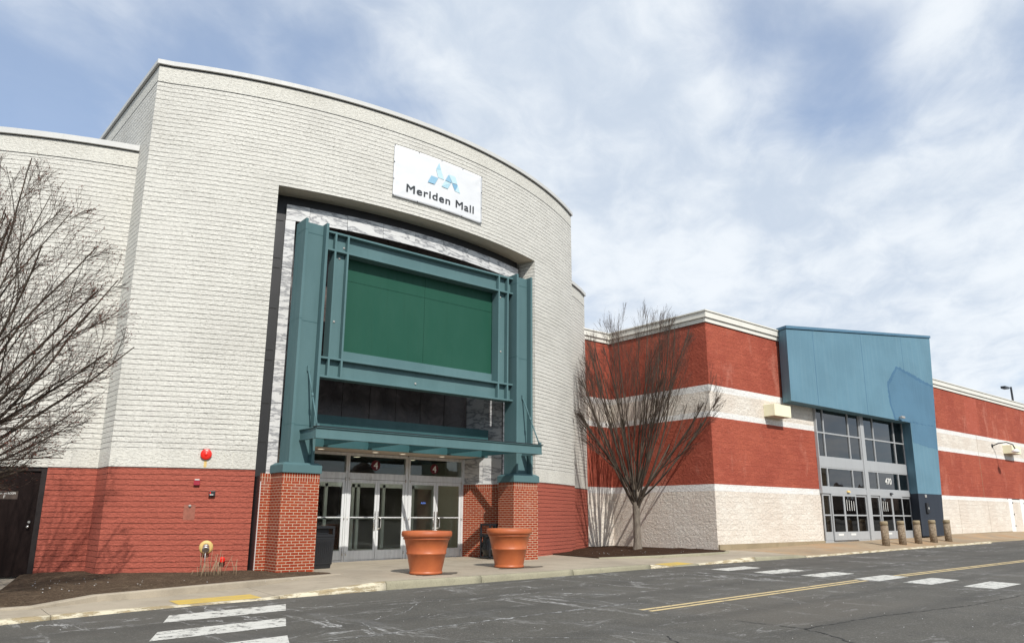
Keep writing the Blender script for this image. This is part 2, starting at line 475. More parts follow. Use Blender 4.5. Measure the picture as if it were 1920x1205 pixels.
# asphalt
m, T = new_mat('asphalt')
ob = coord(T, 'Object')
sp = T.n('ShaderNodeSeparateXYZ', {0: ob})
lg = T.noise(ob, 0.16, 6, 0.6)
md = T.noise(ob, 1.1, 6, 0.65)
fi = T.noise(ob, 90, 2, 0.6)
vo = T.n('ShaderNodeTexVoronoi', {'Vector': ob, 'Scale': 60.0})
vr = T.n('ShaderNodeSeparateColor', {0: vo.outputs[1]}).outputs[0]
c = T.mix(T.ramp(lg, 0.35, 0.65), (0.086, 0.081, 0.069), (0.112, 0.105, 0.090))
c = T.mix(T.ramp(md, 0.45, 0.75, 0, 0.6), c, (0.058, 0.056, 0.050))
c = T.mix(T.ramp(vr, 0.72, 1.0, 0, 0.55), c, (0.19, 0.18, 0.165))
c = T.mix(T.ramp(fi, 0.62, 0.72, 0, 0.5), c, (0.03, 0.03, 0.03))
# darker, newer lane along the curb
lane = T.ramp(T.math('ADD', sp.outputs[1], T.math('MULTIPLY', md, 0.15)), 9.15, 9.32)
c = T.mix(T.math('MULTIPLY', lane, 0.25), c, (0.078, 0.075, 0.067))
# tan worn patch
pt = T.math('MULTIPLY', T.ramp(sp.outputs[1], 5.6, 6.2), T.ramp(sp.outputs[1], 8.9, 8.3))
pt = T.math('MULTIPLY', pt, T.math('MULTIPLY', T.ramp(sp.outputs[0], 9.6, 10.3), T.ramp(sp.outputs[0], 14.2, 13.0)))
c = T.mix(T.math('MULTIPLY', pt, T.ramp(md, 0.2, 0.7, 0.15, 0.5)), c, (0.125, 0.11, 0.09))
for yw, ww_ in ((10.1, .45), (11.9, .45), (7.3, .4), (5.6, .4)):
    tk = T.ramp(T.math('ABSOLUTE', T.math('SUBTRACT', T.math('ADD', sp.outputs[1], T.math('MULTIPLY', lg, 0.8)), yw+.4)), 0.0, ww_, 1.0, 0.0)
    c = T.mix(T.math('MULTIPLY', tk, 0.32), c, (0.052, 0.050, 0.045))
# oil drips and old patches
oil = T.ramp(T.noise(ob, 1.7, 4, 0.6), 0.66, 0.74, 0.0, 0.5)
c = T.mix(oil, c, (0.03, 0.03, 0.03))
# salt residue scrawls near the curb
def salt(vec, sc_, w, lo, hi):
    a = T.n('ShaderNodeTexNoise', {'Vector': vec, 'Scale': sc_, 'Detail': 6.0, 'Roughness': 0.6, 'Distortion': 0.45}).outputs[0]
    ridge = T.ramp(T.math('ABSOLUTE', T.math('SUBTRACT', a, 0.5)), 0.0, w, 1.0, 0.0)
    return T.math('MULTIPLY', ridge, T.ramp(T.noise(vec, sc_*0.7, 3, 0.5), lo, hi))
sv = T.n('ShaderNodeMapping', {'Vector': ob, 'Rotation': (0, 0, 0.15), 'Scale': (0.9, 0.20, 1)}).outputs[0]
s1 = salt(sv, 1.5, 0.018, 0.5, 0.62)
s2 = salt(T.scale(ob, 0.5, 2.2, 1, (9, 3, 0)), 1.2, 0.02, 0.52, 0.64)
zone = T.ramp(sp.outputs[1], 8.8, 10.0, 0.45, 1.0)
s_ = T.math('MULTIPLY', T.math('MAXIMUM', s1, s2), zone)
s_ = T.math('MULTIPLY', s_, T.ramp(T.noise(ob, 9, 5, 0.7), 0.34, 0.56, 0.10, 0.9))
c = T.mix(s_, c, (0.42, 0.415, 0.40))
hz_ = T.math('MULTIPLY', T.ramp(T.noise(sv, 1.0, 6, 0.7, 0.6), 0.54, 0.74), T.math('MULTIPLY', zone, 0.35))
c = T.mix(hz_, c, (0.22, 0.22, 0.22))
h = T.math('ADD', T.math('MULTIPLY', vo.outputs[0], -0.8), fi)
finish(T, c, 0.86, h, 0.006, 0.3)
MATS['asphalt'] = m

def road_paint(name, base, wear):
    m, T = new_mat(name)
    ob = coord(T, 'Object')
    a = T.noise(ob, 7, 7, 0.72)
    b = T.noise(T.scale(ob, 0.6, 4, 1), 3, 5, 0.6)
    c = T.mix(T.ramp(b, 0.4, 0.7, 0, 0.5), base, tuple(x*0.75 for x in base))
    msk = T.ramp(T.math('ADD', a, T.math('MULTIPLY', T.noise(ob, 60, 2), 0.15)), wear, wear+0.08)
    c = T.mix(T.math('MULTIPLY', msk, 0.85), c, (0.09, 0.087, 0.08))
    finish(T, c, 0.75, a, 0.003, 0.3)
    MATS[name] = m
road_paint('road_white', (0.58, 0.57, 0.52), 0.60)
road_paint('road_yellow', (0.60, 0.47, 0.25), 0.64)
road_paint('crack_fill', (0.42, 0.42, 0.41), 0.50)
road_paint('crack_dark', (0.02, 0.02, 0.02), 0.60)

# tactile paving
m, T = new_mat('tactile_yellow')
ob = coord(T, 'Object')
vo = T.n('ShaderNodeTexVoronoi', {'Vector': T.scale(ob, 1, 1, 0.01), 'Scale': 17.0, 'Randomness': 0.0})
dome = T.ramp(vo.outputs[0], 0.22, 0.34, 1.0, 0.0)
n1 = T.noise(ob, 2.5, 6, 0.65)
c = T.mix(T.ramp(n1, 0.42, 0.70, 0, 0.6), (0.60, 0.42, 0.09), (0.42, 0.33, 0.16))
c = T.mix(T.math('MULTIPLY', dome, 0.35), c, (0.70, 0.52, 0.16))
finish(T, c, 0.75, dome, 0.012, 0.3)
MATS['tactile_yellow'] = m

def soil(name, base, hi):
    m, T = new_mat(name)
    ob = coord(T, 'Object')
    a = T.noise(ob, 28, 6, 0.75)
    b = T.noise(ob, 3.0, 5, 0.65)
    vo = T.n('ShaderNodeTexVoronoi', {'Vector': T.scale(ob, 1, 1.9, 1), 'Scale': 38.0})
    vr = T.n('ShaderNodeSeparateColor', {0: vo.outputs[1]}).outputs[0]
    c = T.mix(T.ramp(a, 0.35, 0.7), tuple(x*0.5 for x in base), base)
    c = T.mix(T.ramp(b, 0.5, 0.72, 0, 0.6), c, hi)
    c = T.mix(T.ramp(vr, 0.8, 1.0, 0, 0.6), c, tuple(x*1.25 for x in hi))
    finish(T, c, 0.95, T.math('ADD', a, T.math('MULTIPLY', vo.outputs[0], -1.0)), 0.03, 0.1)
    MATS[name] = m
soil('old_mulch', (0.15, 0.105, 0.07), (0.22, 0.165, 0.11))
soil('fresh_mulch', (0.075, 0.042, 0.026), (0.12, 0.07, 0.042))

# bark
def bark(name, a_, b_, sc_=1.0):
    m, T = new_mat(name)
    ob = coord(T, 'Object')
    n = T.noise(T.scale(ob, 20*sc_, 20*sc_, 5*sc_), 1.0, 6, 0.65)
    n2 = T.noise(ob, 2.5, 4, 0.6)
    c = T.mix(T.ramp(n, 0.3, 0.7), a_, b_)
    c = T.mix(T.ramp(n2, 0.45, 0.7, 0, 0.5), c, tuple(x*0.6 for x in a_))
    finish(T, c, 0.85, n, 0.02, 0.2)
    MATS[name] = m
bark('bark_grey', (0.135, 0.112, 0.090), (0.24, 0.205, 0.165))
bark('bark_limb', (0.060, 0.047, 0.036), (0.105, 0.083, 0.062))
bark('twig_brown', (0.068, 0.047, 0.037), (0.115, 0.082, 0.064))
bark('bud_red', (0.10, 0.030, 0.020), (0.16, 0.05, 0.033))


def glass(name, tint=(0.9, 0.92, 0.92), trans=0.8, ior=1.5, refl=(1, 1, 1), rm=0.75):
    m, T = new_mat(name)
    ob = coord(T, 'Object')
    fr = T.n('ShaderNodeFresnel', {'IOR': ior}).outputs[0]
    fr = T.math('ADD', T.math('MULTIPLY', fr, rm), 0.005, clamp=True)
    bp = T.n('ShaderNodeBump', {'Height': T.noise(ob, 0.5, 2.0), 'Distance': 0.012, 'Strength': 0.5}).outputs[0]
    tr = T.n('ShaderNodeBsdfTransparent', {'Color': tuple(x*trans for x in tint)})
    gl = T.n('ShaderNodeBsdfGlossy', {'Color': refl, 'Roughness': 0.015, 'Normal': bp})
    mx = T.n('ShaderNodeMixShader', {0: fr, 1: tr.outputs[0], 2: gl.outputs[0]})
    dirt = T.n('ShaderNodeBsdfDiffuse', {'Color': (0.25, 0.24, 0.22)})
    dm = T.ramp(T.noise(T.scale(ob, 2, 2, 0.8), 2.0, 6, 0.7), 0.5, 0.8, 0.012, 0.06)
    m2 = T.n('ShaderNodeMixShader', {0: dm, 1: mx.outputs[0], 2: dirt.outputs[0]})
    T.n('ShaderNodeOutputMaterial', {'Surface': m2.outputs[0]})
    MATS[name] = m
glass('clear_glass', (0.90, 0.95, 0.91), 0.95)
glass('tinted_glass', (0.55, 0.62, 0.65), 0.45, rm=1.35)

m, T = new_mat('lamp_glow')
e = T.n('ShaderNodeEmission', {'Color': (1.0, 0.86, 0.62), 'Strength': 1.3})
T.n('ShaderNodeOutputMaterial', {'Surface': e.outputs[0]})
MATS['lamp_glow'] = m


# ------------------------------------------------------------------ mesh helper
class MB:
    def __init__(s):
        s.v = []; s.f = []; s.uv = []; s.mi = []; s.sm = []

    def face(s, pts, uvs=None, mi=0, smooth=False):
        i = len(s.v)
        s.v += [tuple(p) for p in pts]
        s.f.append(tuple(range(i, i+len(pts))))
        s.uv.append(uvs)
        s.mi.append(mi)
        s.sm.append(smooth)
        return s

    def box(s, x0, x1, y0, y1, z0, z1, mi=0):
        p = [(x0, y0, z0), (x1, y0, z0), (x1, y1, z0), (x0, y1, z0), (x0, y0, z1), (x1, y0, z1), (x1, y1, z1), (x0, y1, z1)]
        return s.hexa(p, mi)

    def hexa(s, p, mi=0):
        i = len(s.v)
        s.v += [tuple(q) for q in p]
        for f in ((0, 3, 2, 1), (4, 5, 6, 7), (0, 1, 5, 4), (1, 2, 6, 5), (2, 3, 7, 6), (3, 0, 4, 7)):
            s.f.append(tuple(i+k for k in f)); s.uv.append(None); s.mi.append(mi); s.sm.append(False)
        return s

    def prism_xz(s, poly, y0, y1, mi=0):
        """poly in (x, z), counter-clockwise seen from -Y"""
        n = len(poly)
        s.face([(x, y0, z) for x, z in poly], mi=mi)
        s.face([(x, y1, z) for x, z in reversed(poly)], mi=mi)
        for k in range(n):
            a = poly[k]; b = poly[(k+1) % n]
            s.face([(a[0], y0, a[1]), (a[0], y1, a[1]), (b[0], y1, b[1]), (b[0], y0, b[1])], mi=mi)
        return s

    def prism_xy(s, poly, z0, z1, mi=0):
        n = len(poly)
        s.face([(x, y, z1) for x, y in poly], mi=mi)
        s.face([(x, y, z0) for x, y in reversed(poly)], mi=mi)
        for k in range(n):
            a = poly[k]; b = poly[(k+1) % n]
            s.face([(a[0], a[1], z0), (b[0], b[1], z0), (b[0], b[1], z1), (a[0], a[1], z1)], mi=mi)
        return s

    def tube(s, pts, rad, n=6, mi=0, cap=True, smooth=True):
        pts = [Vector(p) for p in pts]
        if not hasattr(rad, '__len__'):
            rad = [rad]*len(pts)
        base = len(s.v)
        d0 = (pts[1]-pts[0]).normalized()
        ref = Vector((0, 0, 1)) if abs(d0.z) < 0.9 else Vector((1, 0, 0))
        a = d0.cross(ref).normalized()
        for k, p in enumerate(pts):
            if k == 0: d = pts[1]-pts[0]
            elif k == len(pts)-1: d = pts[-1]-pts[-2]
            else: d = pts[k+1]-pts[k-1]
            d.normalize()
            a = (a - d*a.dot(d))
            if a.length < 1e-6: a = d.orthogonal()
            a.normalize()
            b = d.cross(a)
            for j in range(n):
                t = 2*pi*j/n
                s.v.append(tuple(p + (a*cos(t)+b*sin(t))*rad[k]))
        for k in range(len(pts)-1):
            for j in range(n):
                s.f.append((base+k*n+j, base+k*n+(j+1) % n, base+(k+1)*n+(j+1) % n, base+(k+1)*n+j))
                s.uv.append(None); s.mi.append(mi); s.sm.append(smooth)
        if cap:
            s.f.append(tuple(base+j for j in reversed(range(n)))); s.uv.append(None); s.mi.append(mi); s.sm.append(False)
            e = base+(len(pts)-1)*n
            s.f.append(tuple(e+j for j in range(n))); s.uv.append(None); s.mi.append(mi); s.sm.append(False)
        return s

    def lathe(s, prof, c=(0, 0, 0), n=48, mi=0, axis='Z', smooth=True):
        """prof: list of (r, h)"""
        base = len(s.v)
        for r, h in prof:
            for j in range(n):
                t = 2*pi*j/n
                if axis == 'Z': s.v.append((c[0]+r*cos(t), c[1]+r*sin(t), c[2]+h))
                else: s.v.append((c[0]+r*cos(t), c[1]-h, c[2]+r*sin(t)))     # h towards -Y
        for k in range(len(prof)-1):
            for j in range(n):
                s.f.append((base+k*n+j, base+k*n+(j+1) % n, base+(k+1)*n+(j+1) % n, base+(k+1)*n+j))
                s.uv.append(None); s.mi.append(mi); s.sm.append(smooth)
        s.f.append(tuple(base+j for j in reversed(range(n)))); s.uv.append(None); s.mi.append(mi); s.sm.append(False)
        e = base+(len(prof)-1)*n
        s.f.append(tuple(e+j for j in range(n))); s.uv.append(None); s.mi.append(mi); s.sm.append(False)
        return s

    def wall(s, pts, z0, z1, th=0.3, mi=0, u0=0.0, smooth=False, ends=True, top=True):
        """vertical wall along pts, its outer face on the right hand of the direction"""
        n = len(pts)
        nr = []
        for k in range(n):
            a = pts[max(0, k-1)]; b = pts[min(n-1, k+1)]
            dx, dy = b[0]-a[0], b[1]-a[1]
            if 0 < k < n-1:
                d1 = Vector((pts[k][0]-a[0], pts[k][1]-a[1])).normalized(); d2 = Vector((b[0]-pts[k][0], b[1]-pts[k][1])).normalized()
                n1 = Vector((d1.y, -d1.x)); n2 = Vector((d2.y, -d2.x))
                nn = (n1+n2).normalized(); nn = nn/max(0.3, nn.dot(n1))
            else:
                L = hypot(dx, dy); nn = Vector((dy/L, -dx/L))
            nr.append(nn)
        inn = [(p[0]-nn.x*th, p[1]-nn.y*th) for p, nn in zip(pts, nr)]
        u = u0
        for k in range(n-1):
            a, b = pts[k], pts[k+1]
            L = hypot(b[0]-a[0], b[1]-a[1])
            s.face([(*a, z0), (*b, z0), (*b, z1), (*a, z1)], [(u, z0), (u+L, z0), (u+L, z1), (u, z1)], mi, smooth)
            ia, ib = inn[k], inn[k+1]
            s.face([(*ib, z0), (*ia, z0), (*ia, z1), (*ib, z1)], [(u+L, z0), (u, z0), (u, z1), (u+L, z1)], mi, smooth)
            if top:
                s.face([(*a, z1), (*b, z1), (*ib, z1), (*ia, z1)], None, mi)
                s.face([(*b, z0), (*a, z0), (*ia, z0), (*ib, z0)], None, mi)
            u += L
        if ends:
            a, ia = pts[0], inn[0]
            s.face([(*ia, z0), (*a, z0), (*a, z1), (*ia, z1)], [(u0-th, z0), (u0, z0), (u0, z1), (u0-th, z1)], mi)
            a, ia = pts[-1], inn[-1]
            s.face([(*a, z0), (*ia, z0), (*ia, z1), (*a, z1)], [(u, z0), (u+th, z0), (u+th, z1), (u, z1)], mi)
        return s

    def build(s, name, mats, parent=None, bevel=0.0, merge=False, sep=False):
        if sep:
            par = {}
            def find(a):
                while par.setdefault(a, a) != a:
                    par[a] = par[par[a]]; a = par[a]
                return a
            key = [tuple(round(c*500) for c in v) for v in s.v]
            for f in s.f:
                for q in f[1:]: par[find(key[q])] = find(key[f[0]])
            groups = {}
            for k, f in enumerate(s.f): groups.setdefault(find(key[f[0]]), []).append(k)
            out = []
            for ks in groups.values():
                m2 = MB()
                for k in ks: m2.face([s.v[q] for q in s.f[k]], s.uv[k], s.mi[k], s.sm[k])
                out.append(m2.build(name, mats, parent, bevel, True))
            return out
        me = bpy.data.meshes.new(name)
        off = Vector(parent.get('_w', (0, 0, 0))) if parent is not None else Vector((0, 0, 0))
        me.from_pydata([(x-off.x, y-off.y, z-off.z) for x, y, z in s.v], [], s.f)
        if not isinstance(mats, (list, tuple)): mats = [mats]
        for q in mats: me.materials.append(MATS[q])
        uvl = me.uv_layers.new(name='UVMap')
        data = [0.0]*(2*len(me.loops))
        for fi, pol in enumerate(me.polygons):
            pol.material_index = s.mi[fi]
            pol.use_smooth = s.sm[fi]
            us = s.uv[fi]
            if us is None:
                nx, ny, nz = pol.normal
                if abs(nz) > 0.7:
                    us = [(s.v[vi][0], s.v[vi][1]) for vi in s.f[fi]]
                else:
                    L = hypot(nx, ny) or 1
                    tx, ty = -ny/L, nx/L
                    us = [(s.v[vi][0]*tx+s.v[vi][1]*ty, s.v[vi][2]) for vi in s.f[fi]]
            for k, li in enumerate(pol.loop_indices):
                data[2*li] = us[k][0]; data[2*li+1] = us[k][1]
        uvl.data.foreach_set('uv', data)
        me.update()
        o = bpy.data.objects.new(name, me)
        col.objects.link(o)
        if parent is not None:
            o.parent = parent
            o['_w'] = tuple(off)
        if merge:
            w = o.modifiers.new('weld', 'WELD'); w.merge_threshold = 0.0004
        if bevel:
            b = o.modifiers.new('bevel', 'BEVEL'); b.width = bevel; b.segments = 2; b.limit_method = 'ANGLE'; b.angle_limit = radians(35)
        return o


def tag(o, label=None, cat=None, group=None, kind=None):
    if label: o['label'] = label
    if cat: o['category'] = cat
    if group: o['group'] = group
    if kind: o['kind'] = kind
    return o


def thing(name, label, cat, loc=(0, 0, 0), group=None):
    o = bpy.data.objects.new(name, None)
    o.location = loc
    o.empty_display_size = 0.3
    col.objects.link(o)
    o['_w'] = tuple(loc)
    return tag(o, label, cat, group)


def struct(name, label=None, cat=None, o=None):
    o['kind'] = 'structure'
    if label: o['label'] = label
    if cat: o['category'] = cat
    return o


def text_mesh(name, body, size, loc, rotz=0.0, mat='decal_white', parent=None, ext=0.004, width=None, bold=0.0, space=1.0, align='CENTER', fat=0.0):
    cu = bpy.data.curves.new(name, 'FONT')
    cu.body = body; cu.size = size; cu.extrude = ext; cu.align_x = align; cu.align_y = 'BOTTOM_BASELINE'
    cu.offset = bold; cu.space_character = space
    to = bpy.data.objects.new(name, cu)
    col.objects.link(to)
    dg = bpy.context.evaluated_depsgraph_get(); dg.update()
    me = bpy.data.meshes.new_from_object(to.evaluated_get(dg))
    bpy.data.objects.remove(to)
    R = Matrix.Rotation(rotz, 4, 'Z') @ Matrix.Rotation(pi/2, 4, 'X')
    if width:
        xs = [v.co.x for v in me.vertices]
        k = width/(max(xs)-min(xs))
        for v in me.vertices: v.co.x *= k
    if fat:
        import bmesh
        bm = bmesh.new(); bm.from_mesh(me)
        src = bm.verts[:]+bm.edges[:]+bm.faces[:]
        for k, (dx, dy) in enumerate(((fat, 0), (0, fat*.7), (fat, fat*.7))):
            g2 = bmesh.ops.duplicate(bm, geom=src)
            for v in g2['geom']:
                if isinstance(v, bmesh.types.BMVert): v.co += Vector((dx, dy, 0.0006*(k+1)))
        bm.to_mesh(me); bm.free()
    me.transform(R)
    off = Vector(parent.get('_w', (0, 0, 0))) if parent is not None else Vector((0, 0, 0))
    me.transform(Matrix.Translation(Vector(loc)-off))
    me.materials.clear(); me.materials.append(MATS[mat])
    o = bpy.data.objects.new(name, me)
    col.objects.link(o)
    if parent is not None: o.parent = parent; o['_w'] = tuple(off)
    return o


def interp(x, tab):
    if x <= tab[0][0]: return tab[0][1]
    for (a, va), (b, vb) in zip(tab, tab[1:]):
        if x <= b: return va+(vb-va)*(x-a)/(b-a)
    return tab[-1][1]


PR = [(-60, -.3), (0, -.1), (4, -.07), (10, 0), (17, .12), (27, .2), (32, .26), (42, .34), (55, .42), (130, .8), (400, 1.2)]
def zr(x): return interp(x, PR)
FT = [(-60, -.2), (0, -.05), (1, -.02), (3.5, -.035), (4.2, -.05), (5.6, -.03), (8.1, .14), (12, .17), (16.2, .215), (17.15, .135), (18.4, .16), (21, .27),
      (23.6, .265), (24.3, .215), (26, .235), (32, .31), (40.5, .40), (42, .40), (55, .47), (130, .9), (400, 1.3)]
BT = [(-60, 0), (3.9, .0), (6, .04), (8.2, .14), (12, .2), (16, .2), (20, .24), (23.5, .30), (27, .34), (31, .44), (40, .55), (45, .66), (55, .7), (130, 1.1), (400, 1.5)]
CY = [(-60, 3.0), (-6, 11.8), (1.47, 13.5), (3.0, 13.85), (4.1, 14.05), (6, 14.12), (8.2, 14.15), (12, 14.0), (16.4, 13.9), (24, 13.8), (30, 13.85), (41, 13.9), (42.5, 14.35), (55, 14.6), (130, 15.0), (400, 15)]
def yc(x): return interp(x, CY)
def swz(x, y):
    t = min(1, max(0, (y-yc(x)-0.15)/2.0)); t = t*t*(3-2*t)
    return interp(x, FT)*(1-t)+interp(x, BT)*t


def frange(a, b, st):
    n = max(1, int(math.ceil((b-a)/st)))
    return [a+(b-a)*i/n for i in range(n+1)]


random.seed(7)
# ================================================================== ground, road, sidewalk
xs = sorted(set([x for x, _ in PR] + frange(-60, 130, 5) + [-400, 250]))
ys = [-400, -150, -60, -20, 0, 10, 14, 18, 40, 90, 200, 500]
g = MB()
def gz(x): return zr(x)
for i in range(len(xs)-1):
    for j in range(len(ys)-1):
        a, b, c_, d_ = (xs[i], ys[j]), (xs[i+1], ys[j]), (xs[i+1], ys[j+1]), (xs[i], ys[j+1])
        g.face([(*p, gz(p[0])) for p in (a, b, c_, d_)])
struct('road', 'worn dark grey asphalt drive lane and lot in front of the mall', 'road', g.build('road', 'asphalt', merge=True))

# sidewalk slabs (joint between slabs as real gaps)
sw = MB(); 
JX = [-6, -2, 2.12, 5.9, 8.15, 10.4, 13.0, 16.2, 19.0, 21.2, 24.2, 27.0, 30, 33, 36, 39, 42.4, 46, 50, 55, 60, 70, 90, 130]
for a, b in zip(JX, JX[1:]):
    mi = 0 if b <= 24.3 else 1
    X = frange(a+0.006, b-0.006, 0.45)
    for x0, x1 in zip(X, X[1:]):
        Yb = 23.2 if x1 < 24.3 else 17.6
        for k in range(10):
            t0, t1 = (k/10)**1.5, ((k+1)/10)**1.5
            P4 = []
            for (x, t) in ((x0, t0), (x1, t0), (x1, t1), (x0, t1)):
                y = yc(x)+0.155+(Yb-yc(x)-0.155)*t
                P4.append((x, y, swz(x, y)))
            sw.face(P4, mi=mi)
    for x in (X[0], X[-1]):
        pts = []
        Yb = 23.2 if b <= 24.3 else 17.6
        for k in range(11):
            y = yc(x)+0.155+(Yb-yc(x)-0.155)*(k/10)**1.5
            pts.append((x, y, swz(x, y)))
        for p, q in zip(pts, pts[1:]):
            sw.face([p, q, (q[0], q[1], q[2]-0.12), (p[0], p[1], p[2]-0.12)], mi=mi)
struct('sidewalk', 'pale concrete sidewalk slabs in front of both buildings', 'sidewalk', sw.build('sidewalk', ['sidewalk_concrete', 'sidewalk_concrete_tan'], merge=True))
bd_ = MB()
for x0, x1 in zip(frange(-20, 130, 3), frange(-20, 130, 3)[1:]):
    bd_.face([(x0, yc(x0)+.16, zr(x0)+.004), (x1, yc(x1)+.16, zr(x1)+.004), (x1, 17.6, zr(x1)+.004), (x0, 17.6, zr(x0)+.004)])
struct('sidewalk_bedding', 'dark bedding showing in the sidewalk joints', 'sidewalk', bd_.build('sidewalk_bedding', 'stain_dark'))

# curb
def curb(segs, mat, a, b, seed):
    rnd = random.Random(seed)
    m_ = MB()
    for s0, s1 in segs:
        X = frange(s0+0.006, s1-0.006, 0.22)
        prof = []
        for x in X:
            y = yc(x); zt = swz(x, y)+0.004
            zb_ = zr(x)-0.03
            h = max(0.02, zt-zr(x))
            j = rnd.uniform(-1, 1)*0.006
            prof.append([(x, y-0.012+j, zb_), (x, y+j, zr(x)+h*0.55), (x, y+0.012+j, zt-0.022), (x, y+0.034, zt), (x, y+0.152, zt), (x, y+0.152, zb_)])
        for p, q in zip(prof, prof[1:]):
            for k in range(5):
                m_.face([p[k], q[k], q[k+1], p[k+1]], smooth=k < 3)
        m_.face(prof[0]); m_.face(list(reversed(prof[-1])))
    return m_.build('curb', mat, merge=True)
struct('curb', 'low curb with flaking cream paint left of the planters', 'curb', curb([(-6, -2), (-2, 2.12), (2.12, 5.9), (5.9, 8.2)], 'curb_painted', 0, 0, 1))
struct('curb', 'bare grey concrete curb in front of the planters', 'curb', curb([(8.2, 10.6), (10.6, 13.4), (13.4, 16.25)], 'curb_concrete', 0, 0, 2))
struct('curb', 'painted curb flare at the far curb ramp beside the mulch bed', 'curb', curb([(16.25, 17.3), (18.35, 21.15)], 'curb_painted', 0, 0, 3))
struct('curb', 'bare concrete curb piece between the ramp and the store apron', 'curb', curb([(17.3, 18.35), (21.15, 24.1)], 'curb_concrete', 0, 0, 4))
struct('curb', 'long white painted curb in front of the bollards', 'curb', curb([(24.1, 28.7), (28.7, 34.6), (34.6, 41.6)], 'curb_painted', 0, 0, 5))
struct('curb', 'concrete curb at the far right past the bollards', 'curb', curb([(41.6, 60), (60, 130)], 'plinth_concrete', 0, 0, 6))

# tactile strips
def tactile(poly):
    m_ = MB()
    (x0, y0), (x1, y1) = poly
    X = frange(x0, x1, 0.2)
    for a, b in zip(X, X[1:]):
        ya, yb_ = yc(a)+0.16, yc(b)+0.16
        m_.face([(a, ya, swz(a, ya)+.005), (b, yb_, swz(b, yb_)+.005), (b, yb_+.62, swz(b, yb_+.62)+.005), (a, ya+.62, swz(a, ya+.62)+.005)])
    return m_.build('tactile_paving', 'tactile_yellow')
struct('tactile_paving', 'yellow tactile warning strip at the left curb ramp', 'tactile paving', tactile(((4.12, 0), (5.62, 0))))
struct('tactile_paving', 'yellow tactile warning strip at the curb ramp by the mulch bed', 'tactile paving', tactile(((17.25, 0), (18.35, 0))))

# road markings
def marks(name, polys, mat, label, dz=0.004):
    m_ = MB()
    rnd = random.Random(len(polys))
    for poly in polys:
        # subdivide along the long side so it follows the grade
        a, b, c_, d_ = [Vector((p[0], p[1])) for p in poly]
        n = max(2, int((b-a).length/0.35))
        for k in range(n):
            t0, t1 = k/n, (k+1)/n
            q = [a.lerp(b, t0), a.lerp(b, t1), d_.lerp(c_, t1), d_.lerp(c_, t0)]
            m_.face([(p.x, p.y, zr(p.x)+dz) for p in q])
    return struct(name, label, 'road marking', m_.build(name, mat))
marks('crosswalk_marking', [[(3.35, 12.22), (5.30, 12.39), (5.65, 13.22), (3.65, 13.02)], [(2.76, 10.60), (4.61, 10.73), (4.95, 11.55), (3.05, 11.34)],
                            [(2.18, 9.0), (4.0, 9.15), (4.29, 9.92), (2.48, 9.75)], [(1.6, 7.4), (3.4, 7.55), (3.7, 8.35), (1.9, 8.15)]],
      'road_white', 'skewed white crosswalk bars at the left ramp')
marks('crosswalk_marking', [[(17.12, yy-.33), (18.72, yy-.33+.05), (18.88, yy+.37), (17.22, yy+.30)] for yy in (12.35, 11.05, 9.75, 8.45, 7.36, 6.16)],
      'road_white', 'row of six white crosswalk bars crossing the yellow line')
for k_, (yy, nm) in enumerate(((8.56, 'far'), (8.36, 'near'))):
    bars = []
    X = frange(9.72, 17.05, 1.0) 
    for a, b in zip(X, X[1:]): bars.append([(a, yy-.05), (b, yy-.05), (b, yy+.05), (a, yy+.05)])
    X = frange(18.85, 120, 3.0)
    for a, b in zip(X, X[1:]): bars.append([(a, yy-.05), (b, yy-.05), (b, yy+.05), (a, yy+.05)])
    marks('lane_line', bars, 'road_yellow', 'pale yellow centre line, the one on the %s side' % ('kerb' if nm == 'far' else 'camera'))

# cracks and sealed joints
def crack(pts, w, mat, label, seed=0, dz=0.0035):
    rnd = random.Random(seed)
    m_ = MB()
    full = []
    for (a, b) in zip(pts, pts[1:]):
        n = max(2, int(hypot(b[0]-a[0], b[1]-a[1])/0.09))
        for k in range(n):
            t = k/n
            full.append(Vector((a[0]+(b[0]-a[0])*t+rnd.uniform(-1, 1)*w*1.1, a[1]+(b[1]-a[1])*t+rnd.uniform(-1, 1)*w*1.1)))
    full.append(Vector(pts[-1]))
    for p, q in zip(full, full[1:]):
        d = (q-p).normalized(); nn = Vector((-d.y, d.x))*w*rnd.uniform(0.15, 0.75)
        m_.face([(p.x-nn.x, p.y-nn.y, zr(p.x)+dz), (q.x-nn.x, q.y-nn.y, zr(q.x)+dz), (q.x+nn.x, q.y+nn.y, zr(q.x)+dz), (p.x+nn.x, p.y+nn.y, zr(p.x)+dz)])
    return struct('road_crack', label, 'crack', m_.build('road_crack', mat))
crack([(4.3, 9.14), (5.83, 9.21), (7.15, 9.24), (8.48, 9.26), (10.14, 9.28)], 0.045, 'crack_fill', 'whitish sealed seam across the asphalt left of the yellow lines', 1)
crack([(10.1, 9.28), (10.6, 9.0), (10.9, 8.2), (11.1, 7.2)], 0.02, 'crack_fill', 'broken pale crack below the end of the yellow lines', 2)
crack([(9.86, 6.84), (9.89, 5.78), (11.82, 5.65), (14.08, 5.22), (17, 5.1)], 0.02, 'crack_dark', 'dark joint around the old asphalt patch', 3)
crack([(9.89, 5.8), (9.6, 5.2), (9.1, 4.6), (9.0, 4.0)], 0.03, 'crack_dark', 'short dark forked crack at the bottom edge', 4)
crack([(8.0, 6.6), (7.6, 6.1), (7.5, 5.2), (7.3, 4.2)], 0.022, 'crack_dark', 'dark crack near the bottom middle', 5)
crack([(7.9, 12.0), (9.2, 11.5), (10.4, 10.7), (11.0, 10.2)], 0.02, 'crack_fill', 'faint salt line in front of the left planter', 6)
crack([(5.2, 9.1), (5.6, 10.3), (6.7, 10.9), (7.5, 11.8)], 0.018, 'crack_fill', 'faint wandering salt line right of the left crosswalk', 7)
